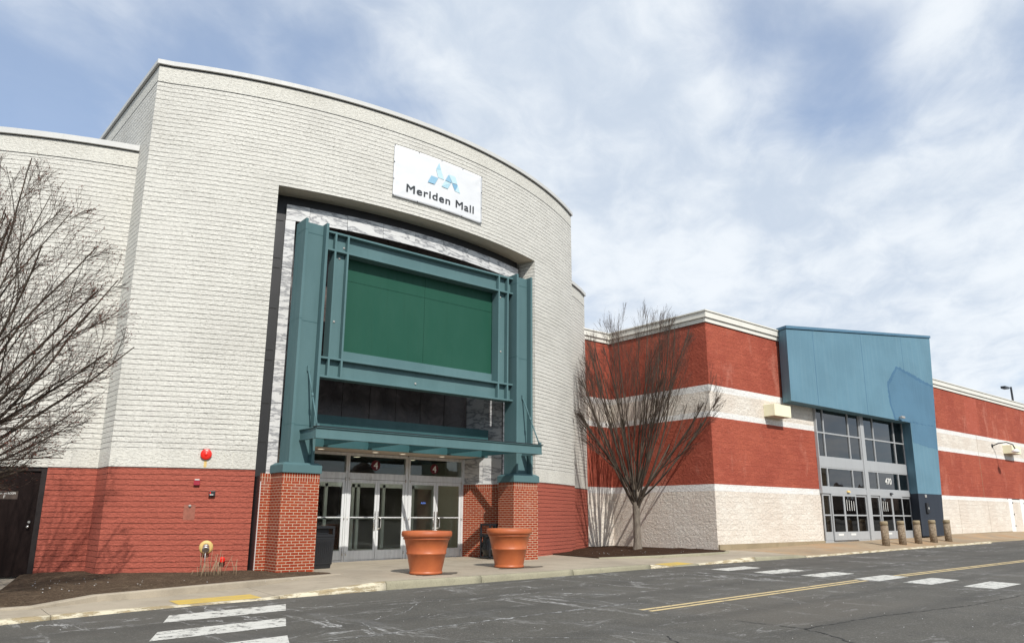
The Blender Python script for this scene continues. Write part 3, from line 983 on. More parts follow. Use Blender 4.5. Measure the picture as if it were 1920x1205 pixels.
crack([(5.2, 8.0), (6.1, 8.05), (6.7, 7.6), (7.3, 7.0)], 0.025, 'crack_fill', 'pale wandering line near the bottom left of centre', 8)

# ================================================================== planting beds
def bed(name, poly, z_of, mat, label, seed, n=46):
    rnd = random.Random(seed)
    xs_ = [p[0] for p in poly]; ys_ = [p[1] for p in poly]
    def inside(x, y):
        c_ = False
        for k in range(len(poly)):
            (x1, y1), (x2, y2) = poly[k], poly[k-1]
            if (y1 > y) != (y2 > y) and x < (x2-x1)*(y-y1)/(y2-y1)+x1: c_ = not c_
        return c_
    import bmesh
    bm = bmesh.new()
    vs = [bm.verts.new((x, y, 0)) for x, y in poly]
    f = bm.faces.new(vs)
    bmesh.ops.triangulate(bm, faces=[f])
    for _ in range(6):
        es = [e for e in bm.edges if e.calc_length() > 0.22]
        if not es: break
        bmesh.ops.subdivide_edges(bm, edges=es, cuts=1)
    bmesh.ops.triangulate(bm, faces=bm.faces[:])
    for v in bm.verts:
        e = min(1.0, min((Vector((v.co.x, v.co.y))-Vector(closest(v.co.x, v.co.y, poly[k-1], poly[k]))).length for k in range(len(poly)))/0.35)
        v.co.z = z_of(v.co.x, v.co.y)+e*(0.03+0.05*mnoise.noise(Vector((v.co.x*1.7, v.co.y*1.7, seed)))+0.03*mnoise.noise(Vector((v.co.x*6, v.co.y*6, seed))))
    bm.normal_update()
    if bm.faces[:] and sum(f.normal.z for f in bm.faces) < 0:
        bmesh.ops.reverse_faces(bm, faces=bm.faces[:])
    me = bpy.data.meshes.new(name)
    bm.to_mesh(me); bm.free()
    for p in me.polygons: p.use_smooth = True
    me.materials.append(MATS[mat])
    o = bpy.data.objects.new(name, me); col.objects.link(o)
    return struct(name, label, 'planting bed', o)


def closest(x, y, a, b):
    ax, ay = a; bx, by = b
    t = ((x-ax)*(bx-ax)+(y-ay)*(by-ay))/max(1e-9, (bx-ax)**2+(by-ay)**2)
    t = min(1, max(0, t))
    return (ax+(bx-ax)*t, ay+(by-ay)*t)


LB = [(-2.5, 13.6), (0, 14.2), (1.56, 14.78), (1.99, 14.8), (2.99, 15.36), (4.04, 15.56), (6.1, 16.02), (8.3, 16.66), (8.6, 17.2), (8.24, 17.8), (7.9, 18.6),
      (7.0, 19.6), (5.6, 20.3), (4.2, 21.2), (3.5, 22.0), (2.75, 22.3), (2.3, 20.2), (1.89, 18.25), (1.1, 16.6), (-0.2, 15.4), (-2.5, 14.6)]
bed('soil_bed', LB, lambda x, y: interp(x, [(-3, -.02), (1.5, .01), (2, .02), (3, .085), (5, .115), (9, .135)])-.012+max(0, y-16.5)*.008, 'old_mulch', 'bare brown soil bed along the left wall', 3)
RB = [(17.35, 16.95), (18.95, 16.0), (21.0, 15.65), (22.5, 15.9), (23.56, 16.6), (23.7, 22.1), (21.9, 22.3), (19.5, 20.9), (17.7, 19.7)]
bed('mulch_bed', RB, lambda x, y: swz(x, y)+0.02, 'fresh_mulch', 'dark fresh mulch bed under the bare tree', 5)


def bed_curb(pts, ht, mat, label, seed):
    m_ = MB()
    P_ = []
    for a, b in zip(pts, pts[1:]):
        n = max(1, int(hypot(b[0]-a[0], b[1]-a[1])/0.3))
        for k in range(n): P_.append((a[0]+(b[0]-a[0])*k/n, a[1]+(b[1]-a[1])*k/n))
    P_.append(pts[-1])
    rows = []
    for k, p in enumerate(P_):
        a = P_[max(0, k-1)]; b = P_[min(len(P_)-1, k+1)]
        L = hypot(b[0]-a[0], b[1]-a[1]); nx, ny = (b[1]-a[1])/L, -(b[0]-a[0])/L
        zt = ht(p[0]); zb_ = swz(*p)-0.05
        rows.append([(p[0]+nx*.13, p[1]+ny*.13, zb_), (p[0]+nx*.12, p[1]+ny*.12, zt-.02), (p[0]+nx*.10, p[1]+ny*.10, zt), (p[0]-nx*.03, p[1]-ny*.03, zt), (p[0]-nx*.03, p[1]-ny*.03, zb_)])
    for p, q in zip(rows, rows[1:]):
        for k in range(4): m_.face([p[k], q[k], q[k+1], p[k+1]])
    m_.face(rows[0]); m_.face(list(reversed(rows[-1])))
    return struct('bed_curb', label, 'curb', m_.build('bed_curb', mat, merge=True))
bed_curb([(-2.5, 13.6), (0, 14.2), (1.56, 14.78), (1.99, 14.8), (2.99, 15.36), (4.04, 15.56), (6.1, 16.02), (8.3, 16.66), (8.65, 17.1)],
         lambda x: interp(x, [(-3, .0), (2, .03), (3, .10), (5, .14), (6.1, .155), (8.2, .16), (9, .15)]), 'sidewalk_concrete', 'low concrete edge holding the bare soil bed', 1)
bed_curb([(17.35, 16.95), (18.95, 16.0), (21.0, 15.65), (22.5, 15.9), (23.45, 16.5)], lambda x: interp(x, [(17, .23), (19, .30), (21, .34), (23.5, .31)]), 'curb_concrete', 'low concrete edge of the dark mulch bed', 2)

# ================================================================== the mall entrance building
mall = thing('mall_building', 'white split block mall entrance building with red painted base and a green framed portal', 'building', (11.43, 18.0, 0.1))
QX, QY, QR = 11.48, 34.94, 16.71
def arc(cx, cy, R, x0, x1, n=None):
    a0 = math.asin((x0-cx)/R); a1 = math.asin((x1-cx)/R)
    n = n or max(2, int(abs(a1-a0)/radians(1.2)))
    return [(cx+R*sin(a0+(a1-a0)*k/n), cy-R*cos(a0+(a1-a0)*k/n)) for k in range(n+1)]

ZB, ZS, ZT, ZT2 = 2.60, 3.01, 12.93, 13.42
ZO = 10.40
left_pts = [(3.2, 33.0), (3.87, 20.01)]
A1 = arc(QX, QY, QR, 3.87, 6.99)
A2 = arc(QX, QY, QR, 6.99, 16.55)
A3 = arc(QX, QY, QR, 16.55, 19.71)
right_pts = [(19.71, 20.4), (20.2, 33.0)]
w = MB()
Lp = left_pts + A1[1:]
Rp = A3 + right_pts[1:]
Full = left_pts + A1[1:] + A2[1:] + A3[1:] + right_pts[1:]
w.wall(Lp, ZS, ZO, 0.65, 0)
w.wall(Rp, ZS, ZO, 0.65, 0, u0=30)
w.wall(Full, ZO, ZT, 0.65, 0)
w.wall(Lp, ZB, ZS, 0.65, 1)
w.wall(Rp, ZB, ZS, 0.65, 1, u0=30)
w.wall(Full, ZT, ZT2, 0.65, 1)
# dark bed joints above and below the soldier courses
w.build('wall', ['white_split_block', 'white_soldier_block'], mall)
tj = MB()
for P_, zz in ((Full, ZT), (Lp, ZS), (Rp, ZS), (Lp, ZB), (Rp, ZB), (A2, ZO)):
    Po = [(p[0], p[1]) for p in P_]


b = MB()
b.wall(Lp, -0.3, ZB, 0.65, 0); b.wall(Rp, -0.3, ZB, 0.65, 0, u0=30)
b.build('painted_base', 'red_split_block', mall, sep=True)

def offset(pts, d):
    out = []
    for k, p in enumerate(pts):
        a = pts[max(0, k-1)]; c_ = pts[min(len(pts)-1, k+1)]
        if 0 < k < len(pts)-1:
            d1 = Vector((p[0]-a[0], p[1]-a[1])).normalized(); d2 = Vector((c_[0]-p[0], c_[1]-p[1])).normalized()
            n1 = Vector((d1.y, -d1.x)); n2 = Vector((d2.y, -d2.x)); nn = (n1+n2).normalized(); nn /= max(.3, nn.dot(n1))
        else:
            L = hypot(c_[0]-a[0], c_[1]-a[1]); nn = Vector(((c_[1]-a[1])/L, -(c_[0]-a[0])/L))
        out.append((p[0]+nn.x*d, p[1]+nn.y*d))
    return out

def joint_line(P_list, name, parent):
    m_ = MB()
    for P_, zz, hh in P_list:
        m_.wall(offset(P_, 0.004), zz-hh, zz+hh, 0.05)
    return m_.build(name, 'dark_joint', parent, sep=True)
joint_line([(Full, ZT, .012), (Full, ZT2+.005, .016), (Lp, ZB, .010), (Rp, ZB, .010)], 'bed_joint', mall)
cpg = MB(); cpg.wall(offset(Full, 0.07), ZT2+0.024, 13.57, 0.8)
cpg.build('coping', 'coping_metal', mall, 0.01)

# left wing, curved, lower
LW = [(8.1+16*sin(t), 36.4-16*cos(t)) for t in [radians(-72+ (72-15.5)*k/26) for k in range(27)]]
LW = [p for p in LW if p[0] < 3.78] + [(3.83, 20.98)]
x_l, x_r = 1.2, 2.80      # service door opening
def split_path(P_, x0, x1):
    def at(x):
        for a, c_ in zip(P_, P_[1:]):
            if a[0] <= x <= c_[0]:
                t = (x-a[0])/(c_[0]-a[0]); return (x, a[1]+(c_[1]-a[1])*t)
    a = [p for p in P_ if p[0] < x0]+[at(x0)]
    m_ = [at(x0)]+[p for p in P_ if x0 < p[0] < x1]+[at(x1)]
    c_ = [at(x1)]+[p for p in P_ if p[0] > x1]
    return a, m_, c_
WA, WM, WC = split_path(LW, x_l, x_r)
ww = MB()
ww.wall(LW, 3.01, 10.71, 0.4, 0); ww.wall(LW, 2.60, 3.01, 0.4, 1); ww.wall(LW, 10.71, 11.18, 0.4, 1)
ww.build('wing_wall', ['white_split_block', 'white_soldier_block'], mall)
wb = MB(); wb.wall(WA, -0.3, 2.6, 0.4, 0); wb.wall(WC, -0.3, 2.6, 0.4, 0, u0=7)
wb.build('wing_base', 'red_split_block', mall, sep=True)
joint_line([(LW, 10.71, .011), (LW, 11.19, .014), (WA, 2.6, .010), (WC, 2.6, .010)], 'bed_joint', mall)
c2 = MB(); c2.wall(offset(LW, 0.07), 11.205, 11.36, 0.5); c2.build('coping', 'coping_metal', mall, 0.01)
# right wing
RW = [(19.9, 20.93), (20.6, 21.24), (21.35, 21.62), (22.02, 22.03), (22.05, 33)]
rw = MB(); rw.wall(RW, 3.0, 10.36, 0.4, 0); rw.wall(RW, 2.57, 3.0, 0.4, 1); rw.wall(RW, 10.36, 10.82, 0.4, 1)
rw.build('wing_wall', ['white_split_block', 'white_soldier_block'], mall)
rb = MB(); rb.wall(RW, -0.3, 2.57, 0.4); rb.build('wing_base', 'red_split_block', mall)
joint_line([(RW, 10.36, .011), (RW, 10.83, .014), (RW, 2.57, .010)], 'bed_joint', mall)
c3 = MB(); c3.wall(offset(RW, 0.07), 10.845, 10.98, 0.5); c3.build('coping', 'coping_metal', mall, 0.01)
# roofs (behind the parapets)
rf = MB()
rf.prism_xy([(3.5, 33.0), (4.3, 20.8), (7, 19.6), (11.4, 19.0), (16, 19.6), (19.3, 21), (19.8, 33)], 12.3, 12.5)
rf.prism_xy([(-9, 60), (-8, 33), (-3, 25.0), (1, 23), (3.6, 21.9), (3.3, 60)], 10.2, 10.4)
rf.prism_xy([(19.9, 60), (19.9, 21.6), (21.7, 22.5), (22.4, 60)], 10.0, 10.2)
rf.build('roof', 'roof_membrane', mall)

# service door in the left wing
def at_path(P_, x, d=0.0):
    for a, c_ in zip(P_, P_[1:]):
        if a[0] <= x <= c_[0]:
            t = (x-a[0])/(c_[0]-a[0])
            L = hypot(c_[0]-a[0], c_[1]-a[1])
            return Vector((x+(c_[1]-a[1])/L*d, a[1]+(c_[1]-a[1])*t-(c_[0]-a[0])/L*d, 0)), Vector(((c_[0]-a[0])/L, (c_[1]-a[1])/L, 0))
pd, td = at_path(LW, 2.0, -0.12)
nd = Vector((td.y, -td.x, 0))
def obox(m_, c_, t_, n_, u0, u1, d0, d1, z0, z1, mi=0):
    """box in a wall's own frame: u along the wall, d outward"""
    P_ = []
    for z in (z0, z1):
        for (u, d) in ((u0, d1), (u1, d1), (u1, d0), (u0, d0)):
            q = c_+t_*u+n_*d
            P_.append((q.x, q.y, z))
    return m_.hexa(P_, mi)
sdoor = MB(); obox(sdoor, pd, td, nd, -0.80, 0.72, -0.05, 0.0, 0.05, 2.50)
sdo = sdoor.build('service_door', 'brown_door', mall, 0.004); sdo['label'] = 'dark brown steel service door'
fr = MB()
obox(fr, pd, td, nd, -0.90, -0.80, -0.06, 0.05, 0.0, 2.60); obox(fr, pd, td, nd, 0.72, 0.85, -0.06, 0.05, 0.0, 2.60); obox(fr, pd, td, nd, -0.80, 0.72, -0.06, 0.05, 2.50, 2.60)
fr.build('door_frame', 'door_frame_brown', sdo, 0.004)
kb = MB(); kc = pd+td*0.60+nd*0.0
kb.tube([kc+nd*0.0+Vector((0, 0, 1.19)), kc+nd*0.05+Vector((0, 0, 1.19))], 0.016, 10)
kb.tube([kc+nd*0.05+Vector((0, 0, 1.19)), kc+nd*0.075+Vector((0, 0, 1.19)), kc+nd*0.09+Vector((0, 0, 1.19))], [0.034, 0.036, 0.018], 14)
kb.build('door_knob', 'chrome', sdo)
kb = MB(); kb.tube([kc+Vector((0, 0, 1.30)), kc+nd*0.02+Vector((0, 0, 1.30))], 0.03, 14)
kb.build('deadbolt', 'chrome', sdo)
pl = MB(); obox(pl, pd, td, nd, -0.28, 0.28, 0.001, 0.008, 1.83, 2.02)
plo = pl.build('door_plate', 'sign_plate', sdo, 0.002)
ang = math.atan2(td.y, td.x)
q = pd+td*0.0+nd*0.012
text_mesh('lettering', 'SPRINKLER ROOM', 0.068, (q.x, q.y, 1.945), ang, 'decal_white', plo, 0.001, 0.46, 0.0)
text_mesh('lettering', 'F', 0.095, (q.x, q.y, 1.855), ang, 'decal_white', plo, 0.001, None, 0.0)

# granite backing, marble surround
AX, AY = 11.45, 34.94
gB = MB()
def arc_seg(x0, x1, R): return arc(AX, AY, R, x0, x1)
gB.wall(arc_seg(6.95, 7.60, 16.06), -0.2, ZO+.03, 0.2, 0)
gB.wall(arc_seg(7.60, 16.2, 16.06), 10.04, ZO+.03, 0.2, 0)
gB.build('granite_trim', 'grey_granite', mall, sep=True)
jl = MB()
for z in (9.62, 8.50, 8.21, 7.04, 5.86, 5.58, 4.40, 3.36):
    jl.wall(arc_seg(6.97, 7.41, 16.064), z-.012, z+.012, 0.03)
jl.build('granite_joint', 'dark_joint', mall, sep=True)
# soffit of the opening
sf = MB(); a_ = arc(QX, QY, 16.68, 6.9, 16.6, 24); b_ = arc(QX, QY, 16.0, 6.9, 16.6, 24)
for k in range(24):
    sf.face([(*a_[k], ZO-.004), (*b_[k], ZO-.004), (*b_[k+1], ZO-.004), (*a_[k+1], ZO-.004)])
sf.build('soffit', 'soffit_dark', mall)

mb = MB()
RM = 16.2
def seam_cells(x0, x1, step):
    n = max(1, round((x1-x0)/step)); return [(x0+(x1-x0)*k/n, x0+(x1-x0)*(k+1)/n) for k in range(n)]
G = 0.005
rnd = random.Random(3)
zrows = [(2.5, 3.36), (3.36, 4.40), (4.40, 5.58), (5.58, 5.86), (5.86, 7.04), (7.04, 8.21), (8.21, 8.50), (8.50, 9.62)]
def mpanel(P_, z0, z1):
    """one marble tile, its own shift of the stone pattern"""
    du, dz_ = rnd.uniform(0, 40), rnd.uniform(0, 40)
    d = rnd.uniform(0, 0.012)
    P2 = offset(P_, d)
    n = len(P2); u = du
    k0 = len(mb.f)
    mb.wall(P2, z0+G, z1-G, 0.12, 0, u0=du)
    for k in range(k0, len(mb.f)):
        if mb.uv[k]: mb.uv[k] = [(a, b+dz_) for a, b in mb.uv[k]]
for z0, z1 in zrows:
    mpanel(arc_seg(7.42, 7.68, RM), z0, z1)                        # left strip
    mpanel(arc_seg(15.30, 15.78, RM), z0, z1); mpanel(arc_seg(15.79, 16.12, RM), z0, z1)
xj = [7.42, 8.06, 9.15, 10.27, 11.37, 12.45, 13.5, 14.5, 15.35, 16.12]
for a, c_ in zip(xj, xj[1:]):
    mpanel(arc_seg(a+G, c_-G, RM), 9.62, 10.09)
# splayed jambs
def splay(p0, p1, flip):
    d = Vector((p1[0]-p0[0], p1[1]-p0[1])); L = d.length; d.normalize()
    cuts = [0.0, L*0.5, L]
    for z0, z1 in zrows:
        if z1 - z0 < 0.4 and False: continue
        for s0, s1 in zip(cuts, cuts[1:]):
            a = (p0[0]+d.x*(s0+G), p0[1]+d.y*(s0+G)); c_ = (p0[0]+d.x*(s1-G), p0[1]+d.y*(s1-G))
            mpanel([a, c_], z0, z1)
splay((14.66, 20.46), (15.28, 19.24), 0)
splay((7.66, 19.24), (8.24, 20.46), 0)
mb.build('marble_surround', 'marble', mall)
bk = MB()
bk.wall([(14.70, 20.5), (15.33, 19.30)], 0.0, 10.0, 0.15); bk.wall([(7.61, 19.30), (8.2, 20.5)], 0.0, 10.0, 0.15)
bk.wall(offset(arc_seg(7.44, 7.66, RM), -0.02), 0.0, 10.06, 0.1); bk.wall(offset(arc_seg(15.30, 16.1, RM), -0.02), 0.0, 10.06, 0.1)
bk.wall(offset(arc_seg(7.44, 16.1, RM), -0.02), 9.64, 10.06, 0.1)
bk.build('marble_backing', 'dark_joint', mall, sep=True)
# under-header soffit and dark polished granite wall above the doors
us = MB()
a_ = arc(AX, AY, RM-.01, 7.5, 15.6, 20)
for k in range(20):
    us.face([(*a_[k], 9.615), (a_[k][0], 20.5, 9.615), (a_[k+1][0], 20.5, 9.615), (*a_[k+1], 9.615)])
us.build('soffit', 'dark_polished_granite', mall)
dg = MB()
xp = [8.19+0.9243*k for k in range(8)]
for a, c_ in zip(xp, xp[1:]):
    for z0, z1 in ((3.5, 5.62), (5.62, 7.6), (7.6, 9.6)):
        d = rnd.uniform(0, 0.01)
        dg.box(a+.008, c_-.008, 20.40-d, 20.5, z0+.008, z1-.008)
dg.build('dark_granite_panel', 'dark_polished_granite', mall, 0.003)
db = MB(); db.box(8.19, 14.66, 20.46, 20.7, 3.3, 9.7); db.build('panel_backing', 'dark_joint', mall)

# brick nibs and piers
def brick_part(name, x0, x1, y0, y1, z1, parent):
    m_ = MB(); m_.box(x0, x1, y0, y1, -0.3, z1-.20, 0); m_.box(x0, x1, y0, y1, z1-.20, z1, 1)
    o = m_.build(name, ['red_brick', 'red_brick_soldier'], parent)
    return o
ln = brick_part('brick_nib', 7.02, 7.45, 18.46, 18.555, 2.5, mall)
trim = MB(); trim.box(7.002, 7.018, 18.45, 18.475, 0, 2.3); trim.build('corner_trim', 'coping_metal', mall)
gs = MB(); gs.box(7.03, 7.44, 18.56, 19.4, -.2, 2.44); gs.build('granite_base', 'grey_granite', mall)
nb = MB()
nb.wall([(14.62, 20.46), (15.44, 18.7)], -0.3, 2.3, 0.22, 0); nb.wall([(14.62, 20.46), (15.44, 18.7)], 2.3, 2.5, 0.22, 1)
nb.wall([(7.47, 18.7), (8.28, 20.46)], -0.3, 2.3, 0.22, 0); nb.wall([(7.47, 18.7), (8.28, 20.46)], 2.3, 2.5, 0.22, 1)
nb.build('brick_nib', ['red_brick', 'red_brick_soldier'], mall, sep=True)
cpn = MB(); cpn.wall(offset([(14.62, 20.46), (15.44, 18.7)], .01), 2.5, 2.53, 0.24); cpn.build('nib_cap', 'coping_metal', mall)

for (x0, x1) in ((7.27, 8.24), (14.57, 15.54)):
    cxm = (x0+x1)/2
    brick_part('brick_pier', x0, x1, 17.75, 18.5, 2.5, mall)
    cp_ = MB()
    cp_.box(x0-.03, x1+.03, 17.70, 18.53, 2.502, 2.70)
    cp_.hexa([(x0-.03, 17.70, 2.70), (x1+.03, 17.70, 2.70), (x1+.03, 18.53, 2.70), (x0-.03, 18.53, 2.70), (x0+.05, 17.80, 2.76), (x1-.05, 17.80, 2.76), (x1-.05, 18.42, 2.76), (x0+.05, 18.42, 2.76)])
    cp_.build('pier_cap', 'teal_steel', mall, 0.01)
    cl = MB()
    hx = 0.335
    cl.box(cxm-hx, cxm-hx+.075, 17.80, 18.42, 2.76, 9.22); cl.box(cxm+hx-.075, cxm+hx, 17.80, 18.42, 2.76, 9.22)
    cl.box(cxm-hx+.075, cxm+hx-.075, 18.0, 18.10, 2.76, 9.19)
    co = cl.build('steel_column', 'teal_steel', mall, 0.008)
    sj = MB()
    for zz in (3.72, 6.45, 8.9):
        sj.box(cxm-hx+.08, cxm+hx-.08, 17.996, 18.0, zz-.006, zz+.006); sj.box(cxm-hx-.002, cxm-hx+.076, 17.797, 18.3, zz-.005, zz+.005)
    sj.build('column_seam', 'teal_fascia', co, sep=True)

# sign frame of crossing beams
frame = MB()
x0, x1 = 8.085, 14.735
for zc0, zc1 in ((8.55, 9.11), (5.02, 5.58)):
    frame.box(x0, x1, 18.0, 18.34, zc1-.055, zc1); frame.box(x0, x1, 18.0, 18.34, zc0, zc0+.055)
    frame.box(x0, x1, 18.15, 18.19, zc0+.055, zc1-.055)
for xa, xb in ((8.38, 8.81), (14.12, 14.54)):
    frame.box(xa, xa+.055, 17.997, 18.343, 5.017, 9.113); frame.box(xb-.055, xb, 17.997, 18.343, 5.017, 9.113)
    frame.box(xa+.055, xb-.055, 18.147, 18.187, 5.58, 8.55)
frame.build('sign_frame', 'teal_steel_worn', mall, 0.006)
bolts = MB()
for (x, z) in ((8.6, 8.42), (8.55, 6.6), (14.33, 6.6), (8.72, 8.75), (11.2, 5.2), (14.3, 8.4)):
    bolts.lathe([(0.035, 0), (0.03, 0.012), (0.0, 0.014)], (x, 18.145, z), 10, 0, 'Y')
bolts.build('bolt', 'grey_plastic', mall, sep=True)
bd2 = MB()
for (xa, xb) in ((8.82, 11.545), (11.553, 14.11)):
    for (za, zb_) in ((5.87, 7.895), (7.903, 8.75)):
        bd2.box(xa, xb, 18.345, 18.38, za, zb_)
sp_ = bd2.build('sign_panel', 'green_board', mall, 0.002); sp_['label'] = 'blank dark green sign board'
bb2 = MB(); bb2.box(8.6, 14.3, 18.382, 18.44, 5.6, 8.8); bb2.build('panel_backing', 'green_board', mall)
sl = MB(); sl.box(8.82, 14.11, 18.31, 18.344, 5.60, 5.868); sl.build('sign_sill', 'teal_steel_worn', mall, 0.004)

# steel canopy
can = MB()
CX0, CX1, CYF = 7.75, 15.12, 17.05
def channel(m_, x0, x1, y0, y1, z0, z1):
    m_.box(x0, x1, y0, y1, z0, z1)
can.box(CX0, CX1, CYF+.02, CYF+.045, 3.345, 3.575)                      # web
can.box(CX0, CX1, CYF-.02, CYF+.14, 3.575, 3.60); can.box(CX0, CX1, CYF, CYF+.12, 3.32, 3.345)
for x in (CX0, CX1-.025):
    can.box(x, x+.025, CYF+.046, 18.0, 3.345, 3.575)
    can.box(x-.03, x+.05, CYF+.141, 18.0, 3.5755, 3.5995); can.box(x-.02, x+.045, CYF+.121, 18.0, 3.3205, 3.3445)
co = can.build('canopy', 'teal_steel_worn', mall, 0.003); co['label'] = 'thin steel canopy frame over the doors'
edge = MB(); edge.box(CX0-.03, CX1+.03, CYF-.035, CYF+.16, 3.603, 3.62); edge.build('canopy_edge', 'black_metal', co)
def teal_arc_y(x):
    return 19.15
for x in (8.96, 10.33, 11.7, 13.07, 14.4):
    rb_ = MB(); ye = teal_arc_y(x)
    rb_.box(x-.01, x+.01, CYF+.047, ye, 3.37, 3.55); rb_.box(x-.028, x+.028, CYF+.125, ye, 3.35, 3.369); rb_.box(x-.028, x+.028, CYF+.142, ye, 3.551, 3.57)
    rb_.build('canopy_rib', 'teal_fascia', co)
gl_ = MB()
for a, c_ in zip((7.79, 8.96, 10.33, 11.7, 13.07, 14.4), (8.96, 10.33, 11.7, 13.07, 14.4, 15.08)):
    pass
for x, xt in ((7.80, 7.85), (15.07, 15.12)):
    rd = MB()
    p0, p1 = Vector((x, 17.12, 3.62)), Vector((xt, 17.99, 5.19))
    d = p1-p0
    rd.tube([p0, p0+d*.5], .019, 8); rd.tube([p0+d*.5, p0+d*.56], .032, 8); rd.tube([p0+d*.56, p1], .023, 8)
    rd.box(p0.x-.03, p0.x+.03, 17.06, 17.16, 3.60, 3.68); rd.box(p1.x-.04, p1.x+.04, 17.95, 18.0, 5.12, 5.26)
    rd.build('tension_rod', 'teal_steel', co)

# curved teal fascia and door soffit
fa = MB()
A_ = [(8.2+(14.64-8.2)*k/24, 19.15) for k in range(25)]
fa.wall([(8.2, 20.4), (8.2, 19.15), (14.64, 19.15), (14.64, 20.4)], 3.32, 4.20, 0.08, 0)
fa.build('soffit_fascia', 'teal_fascia', mall)
ce = MB()
for k in range(24):
    a, c_ = A_[k], A_[k+1]
    ce.face([(*a, 3.335), (a[0], 20.5, 3.335), (c_[0], 20.5, 3.335), (*c_, 3.335)])
    ce.face([(*a, 4.15), (*c_, 4.15), (c_[0], 20.5, 4.15), (a[0], 20.5, 4.15)], mi=1)
ce.build('door_soffit', ['soffit_paint', 'teal_fascia'], mall, sep=True)
for x in (9.24, 11.0, 11.95, 13.4):
    dl = MB(); dl.lathe([(0.085, 0), (0.085, -.004)], (x, 19.95, 3.331), 24)
    ring = MB(); ring.lathe([(0.115, 0), (0.115, -.006), (0.088, -.008), (0.088, 0)], (x, 19.95, 3.334), 24)
    o = ring.build('downlight', 'white_paint', mall); dl.build('lamp_disc', 'lamp_glow', o)

# entrance doors: three bays
YD = 20.5
ZF = 0.205
def door_bay(xa, xb):
    """a bay: jamb frame, transom window, pair of leaves"""
    f_ = MB()
    f_.box(xa-.055, xa, YD-.06, YD+.07, ZF-.1, 3.325); f_.box(xb, xb+.055, YD-.06, YD+.07, ZF-.1, 3.325)
    f_.box(xa, xb, YD-.055, YD+.065, 3.24, 3.325); f_.box(xa, xb, YD-.05, YD+.06, 2.55, 2.74)
    f_.box(xa, xb, YD-.04, YD+.05, ZF-.1, ZF+.012)
    fo = f_.build('door_frame', 'aluminium', mall, 0.004)
    tw = MB(); tw.box(xa+.002, xb-.002, YD-.004, YD+.004, 2.742, 3.238)
    tw.build('transom_glass', 'clear_glass', fo)
    xm = (xa+xb)/2
    for (a, c_, sgn) in ((xa+.006, xm-.006, 1), (xm+.006, xb-.006, -1)):
        lf = MB()
        z0, z1 = ZF+.02, 2.54
        st_ = .075
        lf.box(a, a+st_, YD-.045, YD, z0, z1); lf.box(c_-st_, c_, YD-.045, YD, z0, z1)
        lf.box(a+st_, c_-st_, YD-.045, YD, z0, z0+.26); lf.box(a+st_, c_-st_, YD-.045, YD, z1-.10, z1)
        do = lf.build('door_leaf', 'aluminium', mall, 0.003)
        pn = MB(); pn.box(a+st_+.002, c_-st_-.002, YD-.026, YD-.018, z0+.262, z1-.102); pn.build('door_glass', 'clear_glass', do)
        rl = MB(); rl.box(a+st_+.002, c_-st_-.002, YD-.05, YD-.032, 1.42, 1.45); rl.build('push_rail', 'aluminium', do)
        hx = (c_-.045) if sgn > 0 else (a+.045)
        hd = MB()
        ins = -.07 if sgn > 0 else .07
        hd.tube([(hx, YD-.045, 1.42), (hx+ins*.3, YD-.10, 1.43), (hx+ins, YD-.11, 1.38), (hx+ins, YD-.11, 1.14), (hx+ins*.3, YD-.10, 1.09), (hx, YD-.045, 1.10)], .013, 8)
        hd.box(hx-.02, hx+.02, YD-.055, YD-.046, 1.06, 1.62)
        hd.build('door_handle', 'chrome', do)
        hg = MB(); gx = a-.012 if sgn > 0 else c_+.012
        for z in (.35, 1.36, 2.5): hg.tube([(gx, YD-.062, z), (gx, YD-.062, z+.09)], .016, 8)
        hg.build('hinge', 'chrome', do, sep=True)
    return fo
bays = [(8.33, 10.32), (10.44, 12.38), (12.55, 14.54)]
fos = [door_bay(*b_) for b_ in bays]
ml = MB()
ml.box(10.32+.056, 10.44-.056, YD-.03, YD+.05, 0.1, 3.325); ml.box(12.38+.056, 12.55-.056, YD-.03, YD+.05, 0.1, 3.325); ml.box(8.16, 8.33-.056, YD-.05, YD+.06, 0.1, 3.325); ml.box(14.54+.056, 14.66, YD-.05, YD+.06, 0.1, 3.325)
ml.build('mullion', 'aluminium', mall, sep=True)
for x, z, fo in ((11.33, 2.985, fos[1]), (13.48, 2.965, fos[2])):
    ds = MB(); ds.lathe([(0.155, 0), (0.155, 0.003)], (x, YD-.006, z), 36, 0, 'Y')
    do = ds.build('number_disc', 'decal_red', fo)
    text_mesh('lettering', '4', 0.30, (x, YD-.012, z-.105), 0, 'decal_white', do, 0.001, 0.14, 0.0, fat=0.008)
# small blue mark on the right hand glass
bm_ = MB()
for a in ((13.02, 1.86), (13.08, 1.86), (13.14, 1.86)):
    bm_.face([(a[0]-.03, YD-.028, a[1]), (a[0]+.03, YD-.028, a[1]), (a[0]+.005, YD-.028, a[1]+.07)])
bm_.build('door_sticker', 'decal_blue', fos[2])

